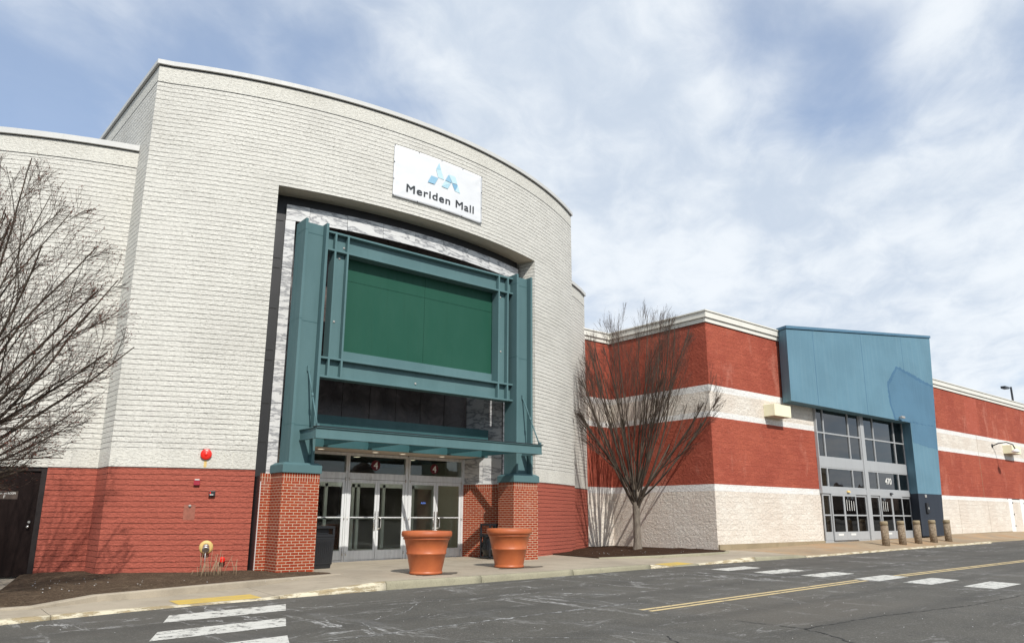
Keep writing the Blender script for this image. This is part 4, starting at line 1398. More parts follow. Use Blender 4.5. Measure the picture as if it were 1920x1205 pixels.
# vestibule behind the doors with its second row of doors
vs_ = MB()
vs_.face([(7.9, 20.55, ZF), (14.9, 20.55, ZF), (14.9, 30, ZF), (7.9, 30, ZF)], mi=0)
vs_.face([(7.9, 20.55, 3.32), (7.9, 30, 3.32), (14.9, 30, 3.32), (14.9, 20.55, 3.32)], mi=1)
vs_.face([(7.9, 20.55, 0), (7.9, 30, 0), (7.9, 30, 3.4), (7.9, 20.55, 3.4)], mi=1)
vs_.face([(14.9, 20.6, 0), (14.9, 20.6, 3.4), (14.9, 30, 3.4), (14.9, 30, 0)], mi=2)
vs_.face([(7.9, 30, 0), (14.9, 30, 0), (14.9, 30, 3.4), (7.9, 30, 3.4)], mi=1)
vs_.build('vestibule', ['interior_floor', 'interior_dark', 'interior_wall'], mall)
for x in (9.0, 11.28, 13.34):
    dl = MB(); dl.lathe([(0.10, 0), (0.10, -.004)], (x, 21.65, 3.31), 24)
    ring = MB(); ring.lathe([(0.13, 0), (0.13, -.006), (0.103, -.008), (0.103, 0)], (x, 21.65, 3.315), 24)
    o = ring.build('ceiling_lamp', 'white_paint', mall); dl.build('lamp_disc', 'lamp_glow', o)
    ld_ = bpy.data.lights.new('vestibule_lamp', 'SPOT'); ld_.energy = 26; ld_.spot_size = radians(150); ld_.color = (1, .93, .8); ld_.shadow_soft_size = .1
    lo_ = bpy.data.objects.new('vestibule_lamp', ld_); col.objects.link(lo_); lo_.location = (x, 21.65, 3.28)
iv = MB()
YI = 22.5
for x in (8.6, 9.55, 9.75, 10.7, 11.65, 11.85, 12.8, 13.75, 13.95, 14.8):
    iv.box(x-.05, x+.05, YI, YI+.08, ZF, 2.5)
iv.box(7.95, 14.85, YI, YI+.08, 2.4, 2.6); iv.box(7.95, 14.85, YI, YI+.08, ZF, ZF+.22); iv.box(7.95, 14.85, YI, YI+.08, 1.38, 1.42)
iv.build('inner_door_frame', 'aluminium', mall)

# ------------------------------------------------------------------ things on the mall wall
def cylpt(x, out=0.0):
    R = QR+out
    th = math.asin((x-QX)/QR)
    return Vector((QX+R*sin(th), QY-R*cos(th), 0)), Vector((cos(th), sin(th), 0)), Vector((sin(th), -cos(th), 0))
def lathe_dir(m_, prof, c_, nrm, n=28, mi=0):
    pts = [c_+nrm*h for r, h in prof]
    # tube with varying radius along the normal
    m_.tube(pts, [max(.001, r) for r, h in prof], n, mi)
c0, t0, n0 = cylpt(5.86)
al = MB(); lathe_dir(al, [(.11, 0), (.11, .03), (.132, .032), (.132, .05), (.124, .058), (.06, .066), (.035, .067), (.03, .074), (.004, .075)], c0+Vector((0, 0, 2.945)), n0, 32)
o = al.build('alarm_bell', 'alarm_red'); tag(o, 'round bright red alarm bell on the white blocks above the red base', 'alarm bell')
rs = MB(); obox(rs, c0+Vector((0, 0, 0)), t0, n0, -.035, .03, .001, .004, 2.63, 2.80)
o2 = rs.build('rust_streak', 'brass_yellow', mall); o2['label'] = 'yellow rust streak under the alarm bell'
c0, t0, n0 = cylpt(5.72)
st_t = thing('alarm_strobe', 'small maroon alarm strobe with white lens on the red wall below the bell', 'alarm strobe', (c0.x, c0.y, 2.20))
a = MB(); obox(a, c0, t0, n0, -.07, .07, 0, .07, 2.19, 2.31); a.build('housing', 'strobe_red', st_t, .006)
a = MB(); obox(a, c0, t0, n0, -.05, .055, .015, .085, 2.312, 2.335); a.build('lens', 'decal_white', st_t, .003)
c0, t0, n0 = cylpt(6.07)
hb = thing('control_box', 'small black box with red and white marks on the red wall', 'control box', (c0.x, c0.y, 1.95))
a = MB(); obox(a, c0, t0, n0, -.075, .075, 0, .08, 1.93, 2.06); a.build('housing', 'black_plastic', hb, .01)
a = MB(); obox(a, c0, t0, n0, -.055, -.03, .081, .085, 1.985, 2.04); a.build('indicator', 'alarm_red', hb)
a = MB(); obox(a, c0, t0, n0, -.05, .03, .081, .085, 1.958, 1.975); a.build('name_strip', 'decal_white', hb)
# patch where something was removed
c0, t0, n0 = cylpt(5.62)
a = MB(); obox(a, c0, t0, n0, -.13, .13, .001, .003, 1.36, 1.72)
o = a.build('bare_patch', 'strobe_red', mall); 
MATS['bare_patch'] = plain('bare_patch', (0.30, 0.11, 0.075), 0.9, 0.5, 18)
o.data.materials[0] = MATS['bare_patch']; o['label'] = 'scarred rectangle where a plate was taken off'
a = MB(); lathe_dir(a, [(.03, .003), (.034, .02), (.02, .024), (.018, .01)], c0+Vector((0, 0, 1.69)), n0, 16); a.build('pipe_stub', 'grey_plastic', mall)
# siamese connection
c0, t0, n0 = cylpt(6.05)
sm = thing('fire_connection', 'chrome fire hose connection with yellowed round wall plate and a hanging icicle drip', 'hose connection', (c0.x, c0.y, .7))
zc = 0.72
a = MB(); lathe_dir(a, [(.16, .0), (.16, .012), (.10, .02)], c0+Vector((0, 0, zc)), n0, 32); a.build('wall_plate', 'brass_yellow', sm)
a = MB()
ax_ = (n0+Vector((0, 0, -.55))).normalized()
lathe_dir(a, [(.075, 0), (.075, .05), (.06, .06), (.06, .12), (.085, .13), (.085, .17), (.065, .175)], c0+n0*.02+Vector((0, 0, zc+.02)), ax_, 24); a.build('outlet', 'chrome', sm)
a = MB(); a.tube([c0+n0*.12+Vector((0, 0, zc-.10)), c0+n0*.12+Vector((0, 0, zc-.25)), c0+n0*.12+Vector((0, 0, zc-.36))], [.012, .008, .002], 6); a.build('drip', 'icicle', sm)
c0, t0, n0 = cylpt(6.42)
rc = thing('drain_cap', 'small red capped drain valve low on the red wall beside the dead stalks', 'valve', (c0.x, c0.y, .44))
a = MB(); lathe_dir(a, [(.04, 0), (.04, .06)], c0+Vector((0, 0, .44)), n0, 12); a.build('pipe', 'black_metal', rc)
a = MB(); lathe_dir(a, [(.065, .06), (.07, .075), (.07, .13), (.05, .14)], c0+Vector((0, 0, .44)), (n0+Vector((0, 0, -.15))).normalized(), 8); a.build('cap', 'alarm_red', rc)

# banner
bn = thing('banner', 'white vinyl banner reading Meriden Mall with a pale blue triangle logo', 'banner', (11.93, 18.16, 10.82))
BX0, BX1, BZ0, BZ1 = 10.22, 13.62, 10.82, 12.49
def wall_y(x): return QY-sqrt(QR*QR-(x-QX)**2)
def bend(o):
    ox, oy = bn.location.x, bn.location.y
    for v in o.data.vertices:
        v.co.y += wall_y(v.co.x+ox)-.045-YB_
    return o
YB_ = 18.14
nb_, nz_ = 40, 22
bmh = MB(); 
def bpt(u, v, off=0.0):
    x = BX0+(BX1-BX0)*u; z = BZ0+(BZ1-BZ0)*v
    e = min(u, 1-u)*3.4; e2 = min(v, 1-v)*1.7
    y = wall_y(x)-.045
    # pulled folds at the corners and along the edges
    y += 0.012*mnoise.noise(Vector((x*2.3, z*2.3, 1)))*1.0
    for (cu, cv) in ((0, 0), (0, 1), (1, 1), (1, 0)):
        du, dv_ = (u-cu)*3.4, (v-cv)*1.67
        r = hypot(du, dv_)
        y += 0.016*sin(7*math.atan2(abs(dv_), abs(du)+1e-6))*math.exp(-r*2.3)
    y += 0.006*sin(z*22)*math.exp(-e*6)
    return (x, y-off, z)
import itertools
grid = [[bpt(i/nb_, j/nz_) for i in range(nb_+1)] for j in range(nz_+1)]
base = len(bmh.v)
for row in grid: bmh.v += row
for j in range(nz_):
    for i in range(nb_):
        k = j*(nb_+1)+i
        bmh.f.append((k, k+1, k+nb_+2, k+nb_+1)); bmh.uv.append(None); bmh.mi.append(0); bmh.sm.append(True)
bo = bmh.build('sheet', 'banner_white', bn)
sm_ = bo.modifiers.new('thick', 'SOLIDIFY'); sm_.thickness = 0.003; sm_.offset = 1
def logo(polys, mat):
    m_ = MB()
    for poly in polys:
        q = []
        for (px, py) in poly:
            u = (px-115)/1100.0; top = 150+405*u; bot = 785+365*u
            q.append((u, (bot-py)/(bot-top)))
        m_.face([(BX0+(BX1-BX0)*u, YB_-.018, BZ0+(BZ1-BZ0)*v) for u, v in q])
    return [bend(q_) for q_ in m_.build('logo', mat, bn, sep=True)]
logo([[(595, 465), (655, 468), (632, 385)], [(785, 645), (668, 680), (745, 712)]], 'logo_light')
logo([[(595, 468), (625, 570), (697, 600), (655, 470)], [(755, 530), (802, 638), (870, 655), (840, 560)], [(712, 612), (668, 678), (783, 645)], [(875, 670), (842, 742), (908, 770)]], 'logo_pale')
logo([[(500, 625), (583, 655), (625, 577), (540, 545)], [(755, 532), (712, 603), (797, 640)]], 'logo_mid')
logo([[(800, 642), (840, 742), (875, 668)]], 'logo_dark')
bo_t = text_mesh('lettering', 'Meriden Mall', 0.355, ((BX0+(BX1-BX0)*.512), YB_-.016, BZ0+(BZ1-BZ0)*.148), 0, 'letter_dark', bn, 0.001, (BX1-BX0)*.76, 0.0, 1.12, fat=0.011); bend(bo_t)
gr_ = MB()
for u in (0.005, .25, .5, .75, .995):
    for v in (0.012, .988):
        p = bpt(u, v); gr_.box(p[0]-.015, p[0]+.015, p[1]-.012, p[1]-.002, p[2]-.015, p[2]+.015)
for v in (.33, .66):
    for u in (0.005, .995):
        p = bpt(u, v); gr_.box(p[0]-.015, p[0]+.015, p[1]-.012, p[1]-.002, p[2]-.015, p[2]+.015)
gr_.build('grommet', 'black_metal', bn, sep=True)

# ================================================================== planters, bins
def planter(loc, label):
    t = thing('planter', label, 'planter', loc, 'terracotta coloured planters in front of the doors')
    m_ = MB()
    prof = [(.0, 0), (.37, 0), (.385, .015), (.39, .045), (.375, .06), (.375, .075), (.452, .44), (.462, .445), (.47, .465), (.468, .485), (.460, .495), (.525, .775), (.545, .78), (.552, .80),
            (.548, .82), (.535, .828), (.565, .835), (.590, .85), (.598, .89), (.594, .95), (.575, .972), (.55, .975), (.53, .96), (.52, .9), (.50, .75), (0, .75)]
    m_.lathe(prof[1:-1], loc, 64)
    m_.build('pot', 'terracotta', t)
    s_ = MB(); s_.lathe([(.51, .80), (.48, .81), (.2, .83), (.0, .83)], loc, 32); s_.build('soil', 'fresh_mulch', t)
    return t
p1 = planter((9.90, 15.29, swz(9.90, 15.29)+.001), 'terracotta planter standing before the glass double doors')
p2 = p1.copy(); col.objects.link(p2); p2.location = (12.62, 15.55, swz(12.62, 15.55)+.001)
p2['label'] = 'terracotta planter in front of a brick pier and the bagged bin'
for ch in list(p1.children):
    c_ = ch.copy(); col.objects.link(c_); c_.parent = p2
# damp stains
def stain(cx, cy, rx, ry, label, seed):
    m_ = MB(); rnd = random.Random(seed); pts = []
    for k in range(28):
        t = 2*pi*k/28; r = 1+rnd.uniform(-.18, .18)
        x, y = cx+rx*r*cos(t), cy+ry*r*sin(t)
        pts.append((x, y))
    for k in range(28):
        a, b2 = pts[k], pts[(k+1) % 28]
        m_.face([(cx, cy, swz(cx, cy)+.005), (*a, swz(*a)+.005), (*b2, swz(*b2)+.005)])
    return struct('water_stain', label, 'stain', m_.build('water_stain', 'stain_dark'))
stain(10.1, 15.1, .6, .30, 'damp dark stain around the foot of the left planter', 1)
stain(12.85, 15.35, .68, .27, 'damp dark stain around the foot of the right planter', 2)

# trash bin, left
zb = swz(8.8, 18.7)
tb = thing('trash_bin', 'tall black ribbed trash bin with a hood between brick pier and doors', 'trash bin', (8.76, 18.7, zb))
m_ = MB(); X0, X1, Y0, Y1 = 8.46, 9.07, 18.40, 19.0
m_.hexa([(X0+.06, Y0+.06, zb), (X1-.06, Y0+.06, zb), (X1-.06, Y1-.06, zb), (X0+.06, Y1-.06, zb), (X0+.045, Y0+.045, zb+.10), (X1-.045, Y0+.045, zb+.10), (X1-.045, Y1-.045, zb+.10), (X0+.045, Y1-.045, zb+.10)])
m_.hexa([(X0+.03, Y0+.03, zb+.1), (X1-.03, Y0+.03, zb+.1), (X1-.03, Y1-.03, zb+.1), (X0+.03, Y1-.03, zb+.1), (X0, Y0, zb+.78), (X1, Y0, zb+.78), (X1, Y1, zb+.78), (X0, Y1, zb+.78)])
m_.build('body', 'black_plastic', tb, .012)
rbm = MB()
for k in range(9):
    x = X0+.09+k*(X1-X0-.18)/8
    rbm.hexa([(x-.012, Y0+.02, zb+.16), (x+.012, Y0+.02, zb+.16), (x+.012, Y0+.05, zb+.16), (x-.012, Y0+.05, zb+.16), (x-.012, Y0-.006, zb+.66), (x+.012, Y0-.006, zb+.66), (x+.012, Y0+.03, zb+.66), (x-.012, Y0+.03, zb+.66)])
rbm.build('rib', 'black_plastic', tb)
ld = MB()
ld.box(X0, X1, Y0, Y1, zb+.785, zb+.85)
for (xa, ya) in ((X0, Y0), (X1-.06, Y0), (X0, Y1-.06), (X1-.06, Y1-.06)): ld.box(xa, xa+.06, ya, ya+.06, zb+.85, zb+1.0)
ld.box(X0, X1, Y0, Y1, zb+1.0, zb+1.06)
ld.box(X0+.12, X1-.12, Y0+.12, Y1-.12, zb+.85, zb+1.0)
ld.build('hood', 'black_plastic', tb, .008)
# bin with bag, right
zb = swz(14.5, 19)
tb = thing('trash_bin', 'black open frame bin holding a shiny black trash bag', 'trash bin', (14.55, 18.95, zb))
X0, X1, Y0, Y1 = 14.37, 14.93, 18.66, 19.16
m_ = MB()
for (xa, ya) in ((X0, Y0), (X1-.05, Y0), (X0, Y1-.05), (X1-.05, Y1-.05)): m_.box(xa, xa+.05, ya, ya+.05, zb, zb+1.0)
m_.box(X0, X1, Y0, Y1, zb+1.0, zb+1.06); m_.box(X0, X1, Y0, Y1, zb+.03, zb+.08)
m_.box(X0+.22, X0+.30, Y0, Y0+.03, zb+.72, zb+1.0)
m_.box(X0-.01, X1+.01, Y0-.01, Y1+.01, zb+.66, zb+.74)
m_.build('frame', 'black_metal', tb, .006)
bg_ = MB(); rnd = random.Random(5)
rows = []
for j in range(9):
    t = j/8; r = [.20, .27, .30, .31, .30, .28, .265, .26, .262][j]
    rows.append([(14.62+r*cos(2*pi*k/22)*(1+.10*rnd.uniform(-1, 1)), 18.90+r*sin(2*pi*k/22)*(1+.10*rnd.uniform(-1, 1)), zb+.05+.68*t) for k in range(22)])
b0 = len(bg_.v)
for r in rows: bg_.v += r
for j in range(8):
    for k in range(22):
        bg_.f.append((b0+j*22+k, b0+j*22+(k+1) % 22, b0+(j+1)*22+(k+1) % 22, b0+(j+1)*22+k)); bg_.uv.append(None); bg_.mi.append(0); bg_.sm.append(True)
bg_.build('trash_bag', 'bag_plastic', tb)

# ================================================================== the store building at right
SY = 16.93
store = thing('store_building', 'red and cream striped block store building with a slanted blue entrance portal', 'building', (31.0, 16.93, 0.4))
bands = [(0.0, 2.44, 1), (2.44, 2.69, 2), (2.69, 5.21, 0), (5.21, 5.43, 2), (5.43, 6.20, 1), (6.20, 6.45, 2), (6.45, 8.92, 0)]
bandsR = [(0.0, 2.50, 1), (2.50, 2.70, 2), (2.70, 5.13, 0), (5.13, 5.36, 2), (5.36, 6.13, 1), (6.13, 6.36, 2), (6.36, 8.74, 0)]
sm3 = ['store_red_block', 'store_beige_block', 'store_white_block']
def banded(paths, bs, name):
    m_ = MB()
    for P_, u0 in paths:
        for z0, z1, mi in bs: m_.wall(P_, z0, z1, 0.3, mi, u0=u0)
    return m_.build(name, sm3, store)
P1 = [(20.6, 22.07), (23.56, 22.07), (23.56, SY), (31.22, SY)]
banded([(P1, 0)], bands, 'wall')
banded([([(42.0, SY), (130, SY), (130, 60)], 3)], bandsR, 'wall')
up = MB(); up.wall([(31.22, SY), (42.0, SY)], 6.3, 8.75, 0.3, 0); up.build('wall', sm3, store)
# painted light patches over old sign positions
for (xa, xb, za, zb_) in ((48.7, 50.6, 6.45, 8.6),):
    m_ = MB(); m_.box(xa, xb, SY-.003, SY, za, zb_)
    o = m_.build('paint_patch', 'store_red_block', store); o['label'] = 'slightly paler red paint patch'
MATS['red_patch'] = None
block8('red_patch', (0.44, 0.115, 0.075), (0.2, 0.05, 0.035), tint=(0.38, 0.085, 0.05), grout=0.35)
for o in store.children:
    if o.name.startswith('paint_patch'): o.data.materials[0] = MATS['red_patch']
vj = MB()
for x in (50.3, 46.0): vj.box(x-.01, x+.01, SY-.002, SY, 0.7, 2.5)
vj.box(49.9, 49.93, SY-.002, SY, 2.7, 8.7)
vj.build('control_joint', 'plinth_concrete', store, sep=True)
# cornices
for P_, zt in ((P1, 9.38), ([(42.0, SY), (130, SY), (130, 60)], 9.15)):
    m_ = MB()
    m_.wall(offset(P_, .05), zt-.46, zt-.30, .35); m_.wall(offset(P_, .11), zt-.285, zt-.06, .42); m_.wall(offset(P_, .15), zt-.05, zt, .5)
    m_.wall(offset(P_, .03), zt-.47, zt-.02, .3, 1)
    m_.build('cornice', ['cornice_metal', 'dark_joint'], store, .006)
rf2 = MB(); rf2.prism_xy([(21, 60), (21, 22.3), (23.8, 22.3), (23.8, 17.2), (129.8, 17.2), (129.8, 60)], 8.3, 8.5); rf2.build('roof', 'roof_membrane', store)
# plinths
m_ = MB()
def plinth(x0, x1, d=.07, ht=.2):
    X = frange(x0, x1, 1.5)
    for a, c_ in zip(X, X[1:]):
        z0, z1 = swz(a, SY)-.2, swz(c_, SY)-.2
        ta, tb_ = max(.5, swz(a, SY)+.06), max(.5, swz(c_, SY)+.06)
        ta = interp(a, [(23, .51), (31, .53), (40, .62), (60, .80), (130, 1.2)]); tb_ = interp(c_, [(23, .51), (31, .53), (40, .62), (60, .80), (130, 1.2)])
        m_.hexa([(a, SY-d, z0), (c_, SY-d, z1), (c_, SY-.001, z1), (a, SY-.001, z0), (a, SY-d, ta), (c_, SY-d, tb_), (c_, SY-.001, tb_), (a, SY-.001, ta)])
plinth(23.58, 31.1); plinth(42.3, 53.5); plinth(56.5, 128)
m_.build('plinth', 'plinth_concrete', store, sep=True)

# blue portal
portal = MB()
body = [(28.30, 6.21), (39.48, 6.21), (42.60, 6.21), (43.22, 11.20), (28.36, 9.30)]
portal.hexa([(28.30, 16.3, 6.21), (42.60, 16.3, 6.21), (42.60, 16.9, 6.21), (28.60, 16.86, 6.21), (28.36, 16.3, 9.30), (43.22, 16.3, 11.20), (43.22, 16.9, 11.20), (28.66, 16.86, 9.34)], 0)
portal.hexa([(39.40, 16.3, 2.68), (42.22, 16.3, 2.68), (42.22, 16.9, 2.68), (39.72, 16.9, 2.68), (39.48, 16.3, 6.208), (42.60, 16.3, 6.208), (42.60, 16.9, 6.208), (39.72, 16.9, 6.208)], 0)
portal.hexa([(39.36, 16.3, .62), (42.0, 16.3, .62), (42.0, 16.9, .62), (39.70, 16.9, .62), (39.40, 16.3, 2.678), (42.22, 16.3, 2.678), (42.22, 16.9, 2.678), (39.72, 16.9, 2.678)], 1)
po = portal.build('portal', ['blue_stucco', 'black_stucco'], store, .01); po['label'] = 'slanted blue stucco portal with black painted foot'
tp = MB()
a0, a1 = (28.30, 9.31), (43.24, 11.22)
tp.hexa([(28.30, 16.25, 9.31), (43.25, 16.25, 11.21), (43.25, 16.95, 11.21), (28.62, 16.92, 9.35), (28.30, 16.25, 9.44), (43.25, 16.25, 11.34), (43.25, 16.95, 11.34), (28.62, 16.92, 9.48)])
tp.build('portal_coping', 'blue_stucco_fresh', po, .01)
jt = MB()
for x, zt in ((30.52, 9.57), (35.02, 10.14), (39.46, 10.70)): jt.box(x-.012, x+.012, 16.297, 16.3, 6.22, zt)
jt.box(39.48, 42.58, 16.297, 16.3, 6.20, 6.225)
jt.build('stucco_joint', 'blue_stucco_streak', po, sep=True)
def jag(pts, amp, seed, step=.12):
    rnd = random.Random(seed); out = []
    for a, c_ in zip(pts, pts[1:]+pts[:1]):
        L = hypot(c_[0]-a[0], c_[1]-a[1]); n = max(1, int(L/step))
        for k in range(n):
            t = k/n; out.append((a[0]+(c_[0]-a[0])*t+rnd.uniform(-1, 1)*amp, a[1]+(c_[1]-a[1])*t+rnd.uniform(-1, 1)*amp))
    return out
SP = [(37.92, 6.25), (42.44, 6.25), (42.66, 7.34), (42.78, 8.37), (41.71, 8.45), (40.31, 8.63), (39.41, 8.76), (38.64, 8.87), (38.38, 8.66), (37.50, 7.88), (37.60, 6.95)]
import mathutils.geometry as mgeo
def flat_poly(name, pts, y, mat, parent):
    tri = mgeo.tessellate_polygon([[Vector((p[0], p[1], 0)) for p in pts]])
    me_ = MB()
    for t in tri:
        q = [pts[i] for i in t]
        ar = (q[1][0]-q[0][0])*(q[2][1]-q[0][1])-(q[2][0]-q[0][0])*(q[1][1]-q[0][1])
        if ar < 0: q = q[::-1]
        me_.face([(p[0], y, p[1]) for p in q])
    return me_.build(name, mat, parent)
flat_poly('paint_edge', jag([(37.80, 6.23), (42.50, 6.23), (42.72, 7.34), (42.86, 8.5), (41.72, 8.62), (40.31, 8.82), (39.41, 8.95), (38.60, 9.05), (38.22, 8.75), (37.33, 7.98), (37.38, 6.95)], .045, 4), 16.2972, 'blue_stucco_streak', po)
o = flat_poly('paint_patch', jag(SP, .05, 5), 16.2945, 'blue_stucco_fresh', po); o['label'] = 'darker blue repainted patch with ragged edge'
flat_poly('paint_patch', jag([(39.55, 5.2), (42.42, 5.0), (42.55, 6.19), (39.52, 6.19)], .04, 6), 16.2965, 'blue_stucco_fresh', po)

# storefront glazing
YG = 16.86
sfm = MB()
xl, xr = 31.08, 39.72
xm0, xm1 = 35.07, 35.40
zf = 0.50
FW = .065
def vbar(x, z0, z1, w_=FW, d=.0): sfm.box(x-w_/2, x+w_/2, YG-.05+d, YG+.07-d, z0, z1)
def hbar(x0, x1, z, w_=FW, d=.003): sfm.box(x0, x1, YG-.05+d, YG+.07-d, z-w_/2, z+w_/2)
for (a, c_, v1, v2) in ((xl, xm0, 31.72, 33.97), (xm1, xr, 36.43, 38.63)):
    for x in (a+.04, v1, v2, c_-.04):
        vbar(x, 4.12, 6.30); vbar(x, 2.78, 3.64)
    for z in (6.27, 5.17, 4.10, 3.64, 2.80): hbar(a, c_, z)
    sfm.box(a, c_, YG-.055, YG+.06, 3.67, 4.07)                # broad spandrel
    sfm.box(a, c_, YG-.075, YG+.06, 2.52, 2.765)               # operator header
    sfm.box(a, c_, YG-.02, YG+.06, zf-.1, zf+.03)
sfm.box(xm0, xm1, YG-.09, YG+.08, zf-.1, 6.30)
so_ = sfm.build('storefront_frame', 'grey_aluminium', store, .004)
def sdoors(cells, fixed):
    for (a, c_) in cells:
        lf = MB(); z0, z1 = zf+.035, 2.515; dY = 0.0 if (a, c_) in fixed else -.06
        lf.box(a+.004, a+.064, YG-.03+dY, YG+.02+dY, z0, z1); lf.box(c_-.064, c_-.004, YG-.03+dY, YG+.02+dY, z0, z1)
        lf.box(a+.064, c_-.064, YG-.03+dY, YG+.02+dY, z0, z0+.36); lf.box(a+.064, c_-.064, YG-.03+dY, YG+.02+dY, z1-.09, z1); lf.box(a+.064, c_-.064, YG-.03+dY, YG+.02+dY, 1.57, 1.63)
        o = lf.build('sliding_door', 'grey_aluminium', store, .003)
        g_ = MB(); g_.box(a+.066, c_-.066, YG-.008+dY, YG-.002+dY, z0+.362, 1.568); g_.box(a+.066, c_-.066, YG-.008+dY, YG-.002+dY, 1.632, z1-.092)
        g_.build('door_glass', 'tinted_glass', o)
        if (a, c_) not in fixed:
            s_ = MB(); s_.box((a+c_)/2-.22, (a+c_)/2+.22, YG-.033+dY, YG-.031+dY, z0+.20, z0+.28); s_.build('door_sticker', 'decal_white', o)
        if abs(a-32.86) < .02 or abs(a-36.36) < .02:
            s_ = MB()
            for k in range(4 if a < 34 else 3):
                xx = a+.24+k*.21; s_.box(xx, xx+.035, YG-.012+dY, YG-.009+dY, 1.80, 2.28-.02*k)
            s_.build('window_decal', 'decal_white', o)
cellsA = [(31.12, 31.76), (31.76, 32.86), (32.86, 33.98), (33.98, 35.05)]
cellsB = [(35.42, 36.36), (36.36, 37.54), (37.54, 38.66), (38.66, 39.70)]
sdoors(cellsA, [cellsA[0], cellsA[3]]); sdoors(cellsB, [cellsB[0], cellsB[3]])
gp = MB()
for (a, c_, v1, v2) in ((xl, xm0, 31.72, 33.97), (xm1, xr, 36.43, 38.63)):
    for (p, q_) in ((a+.07, v1-.035), (v1+.035, v2-.035), (v2+.035, c_-.07)):
        for (z0, z1) in ((5.205, 6.235), (4.135, 5.135), (2.835, 3.605)):
            gp = MB(); gp.box(p, q_, YG-.004, YG+.004, z0, z1); gp.build('window_pane', 'tinted_glass', store)
for x, lab in ((33.3, 'a'), (37.5, 'b')):
    se = MB(); se.hexa([(x-.12, YG-.16, 2.60), (x+.12, YG-.16, 2.60), (x+.12, YG-.076, 2.60), (x-.12, YG-.076, 2.60), (x-.10, YG-.12, 2.68), (x+.10, YG-.12, 2.68), (x+.10, YG-.076, 2.68), (x-.10, YG-.076, 2.68)])
    se.build('motion_sensor', 'black_plastic' if lab == 'b' else 'brass_yellow', store, .005)
text_mesh('lettering', '470', 0.40, (37.53, YG-.012, 3.09), 0, 'decal_white', store, 0.001, 0.64, 0.0, fat=0.02)
# dark blinds behind the glass, interior
il = MB()
il.box(30.9, 39.9, 19.2, 19.4, 0.3, 8.2, 0); il.face([(30.9, 16.95, .49), (39.9, 16.95, .49), (39.9, 19.2, .49), (30.9, 19.2, .49)], mi=0)
il.face([(30.9, 16.95, 6.35), (30.9, 19.2, 6.35), (39.9, 19.2, 6.35), (39.9, 16.95, 6.35)], mi=0)
il.face([(39.9, 16.95, .4), (39.9, 19.2, .4), (39.9, 19.2, 6.4), (39.9, 16.95, 6.4)], mi=0); il.face([(30.9, 16.95, .4), (30.9, 16.95, 6.4), (30.9, 19.2, 6.4), (30.9, 19.2, .4)], mi=0)
il.build('interior', ['interior_dark'], store)
bl = MB()
for k in range(44):
    z = .62+k*.072
    bl.hexa([(31.1, 17.20, z), (39.7, 17.20, z), (39.7, 17.24, z+.045), (31.1, 17.24, z+.045), (31.1, 17.20, z+.004), (39.7, 17.20, z+.004), (39.7, 17.24, z+.049), (31.1, 17.24, z+.049)])
bl.build('roller_shutter', 'blind_dark', store)
# far service doors
for xa in (53.7, 55.75):
    m_ = MB(); m_.box(xa, xa+.62, SY-.02, SY+.02, .72, 2.70); o = m_.build('service_door', 'white_paint', store, .004)
    h_ = MB()
    for z in (1.0, 1.7, 2.4): h_.box(xa+.60, xa+.66, SY-.05, SY-.02, z, z+.1)
    h_.build('hinge', 'black_metal', o, sep=True)
dd = MB(); dd.box(53.6, 56.5, SY-.004, SY, 2.66, 2.71); dd.build('door_head', 'dark_joint', store)
plain('grey_door', (0.55, 0.58, 0.6), .6, .1)

# things mounted on the store
def box_fixture(x0, x1, z0, z1, label):
    t = thing('wall_fixture', label, 'wall light', ((x0+x1)/2, SY, z0), 'cream box lights on the store wall')
    m_ = MB(); m_.box(x0, x1, SY-.51, SY-.001, z0, z1); m_.build('housing', 'fixture_cream', t, .01)
    l_ = MB(); l_.box(x0+.06, x1-.06, SY-.46, SY-.08, z0-.012, z0-.001); l_.build('diffuser', 'soffit_dark', t)
    return t
box_fixture(27.2, 28.42, 5.52, 6.0, 'cream box light beside the blue portal, on the corner block')
box_fixture(54.1, 55.7, 5.50, 6.02, 'cream box light on the far wall behind the gooseneck lamp')
gn = thing('gooseneck_lamp', 'black gooseneck wall lamp with a pale round head', 'wall lamp', (52.3, SY, 5.8))
m_ = MB(); m_.lathe([(.12, 0), (.12, .03), (.05, .05)], (52.3, SY, 5.88), 16, 0, 'Y'); m_.build('base', 'black_metal', gn)
m_ = MB(); m_.tube([(52.3, SY-.03, 5.88), (52.4, SY-.35, 6.02), (52.5, SY-.75, 6.05), (52.55, SY-1.05, 5.9), (52.57, SY-1.15, 5.6)], .035, 8); m_.build('arm', 'black_metal', gn)
m_ = MB(); m_.lathe([(.10, .0), (.22, .06), (.23, .12), (.12, .2), (.06, .24)], (52.57, SY-1.15, 5.38), 20); m_.build('lamp_head', 'white_paint', gn)
ic = thing('intercom', 'black intercom handset box on the black foot of the blue portal', 'intercom', (40.2, 16.3, 1.75))
m_ = MB(); m_.box(40.04, 40.34, 16.22, 16.298, 1.74, 2.24); m_.build('housing', 'black_plastic', ic, .012)
m_ = MB(); m_.box(40.22, 40.29, 16.214, 16.219, 1.93, 2.02); m_.build('button', 'decal_white', ic)
m_ = MB(); m_.box(40.12, 40.32, 16.27, 16.298, 2.50, 2.64); o = m_.build('switch_box', 'grey_plastic', None, .01); tag(o, 'small grey box on the black portal foot above the intercom', 'electrical box')
cm = thing('security_camera', 'small grey security camera under the darker blue patch', 'camera', (38.3, 16.3, 6.3))
m_ = MB(); m_.tube([(38.25, 16.3, 6.38), (38.25, 16.16, 6.36)], .03, 8); m_.build('bracket', 'grey_plastic', cm)
m_ = MB(); m_.box(38.1, 38.45, 16.08, 16.17, 6.31, 6.42); m_.build('housing', 'grey_plastic', cm, .015)

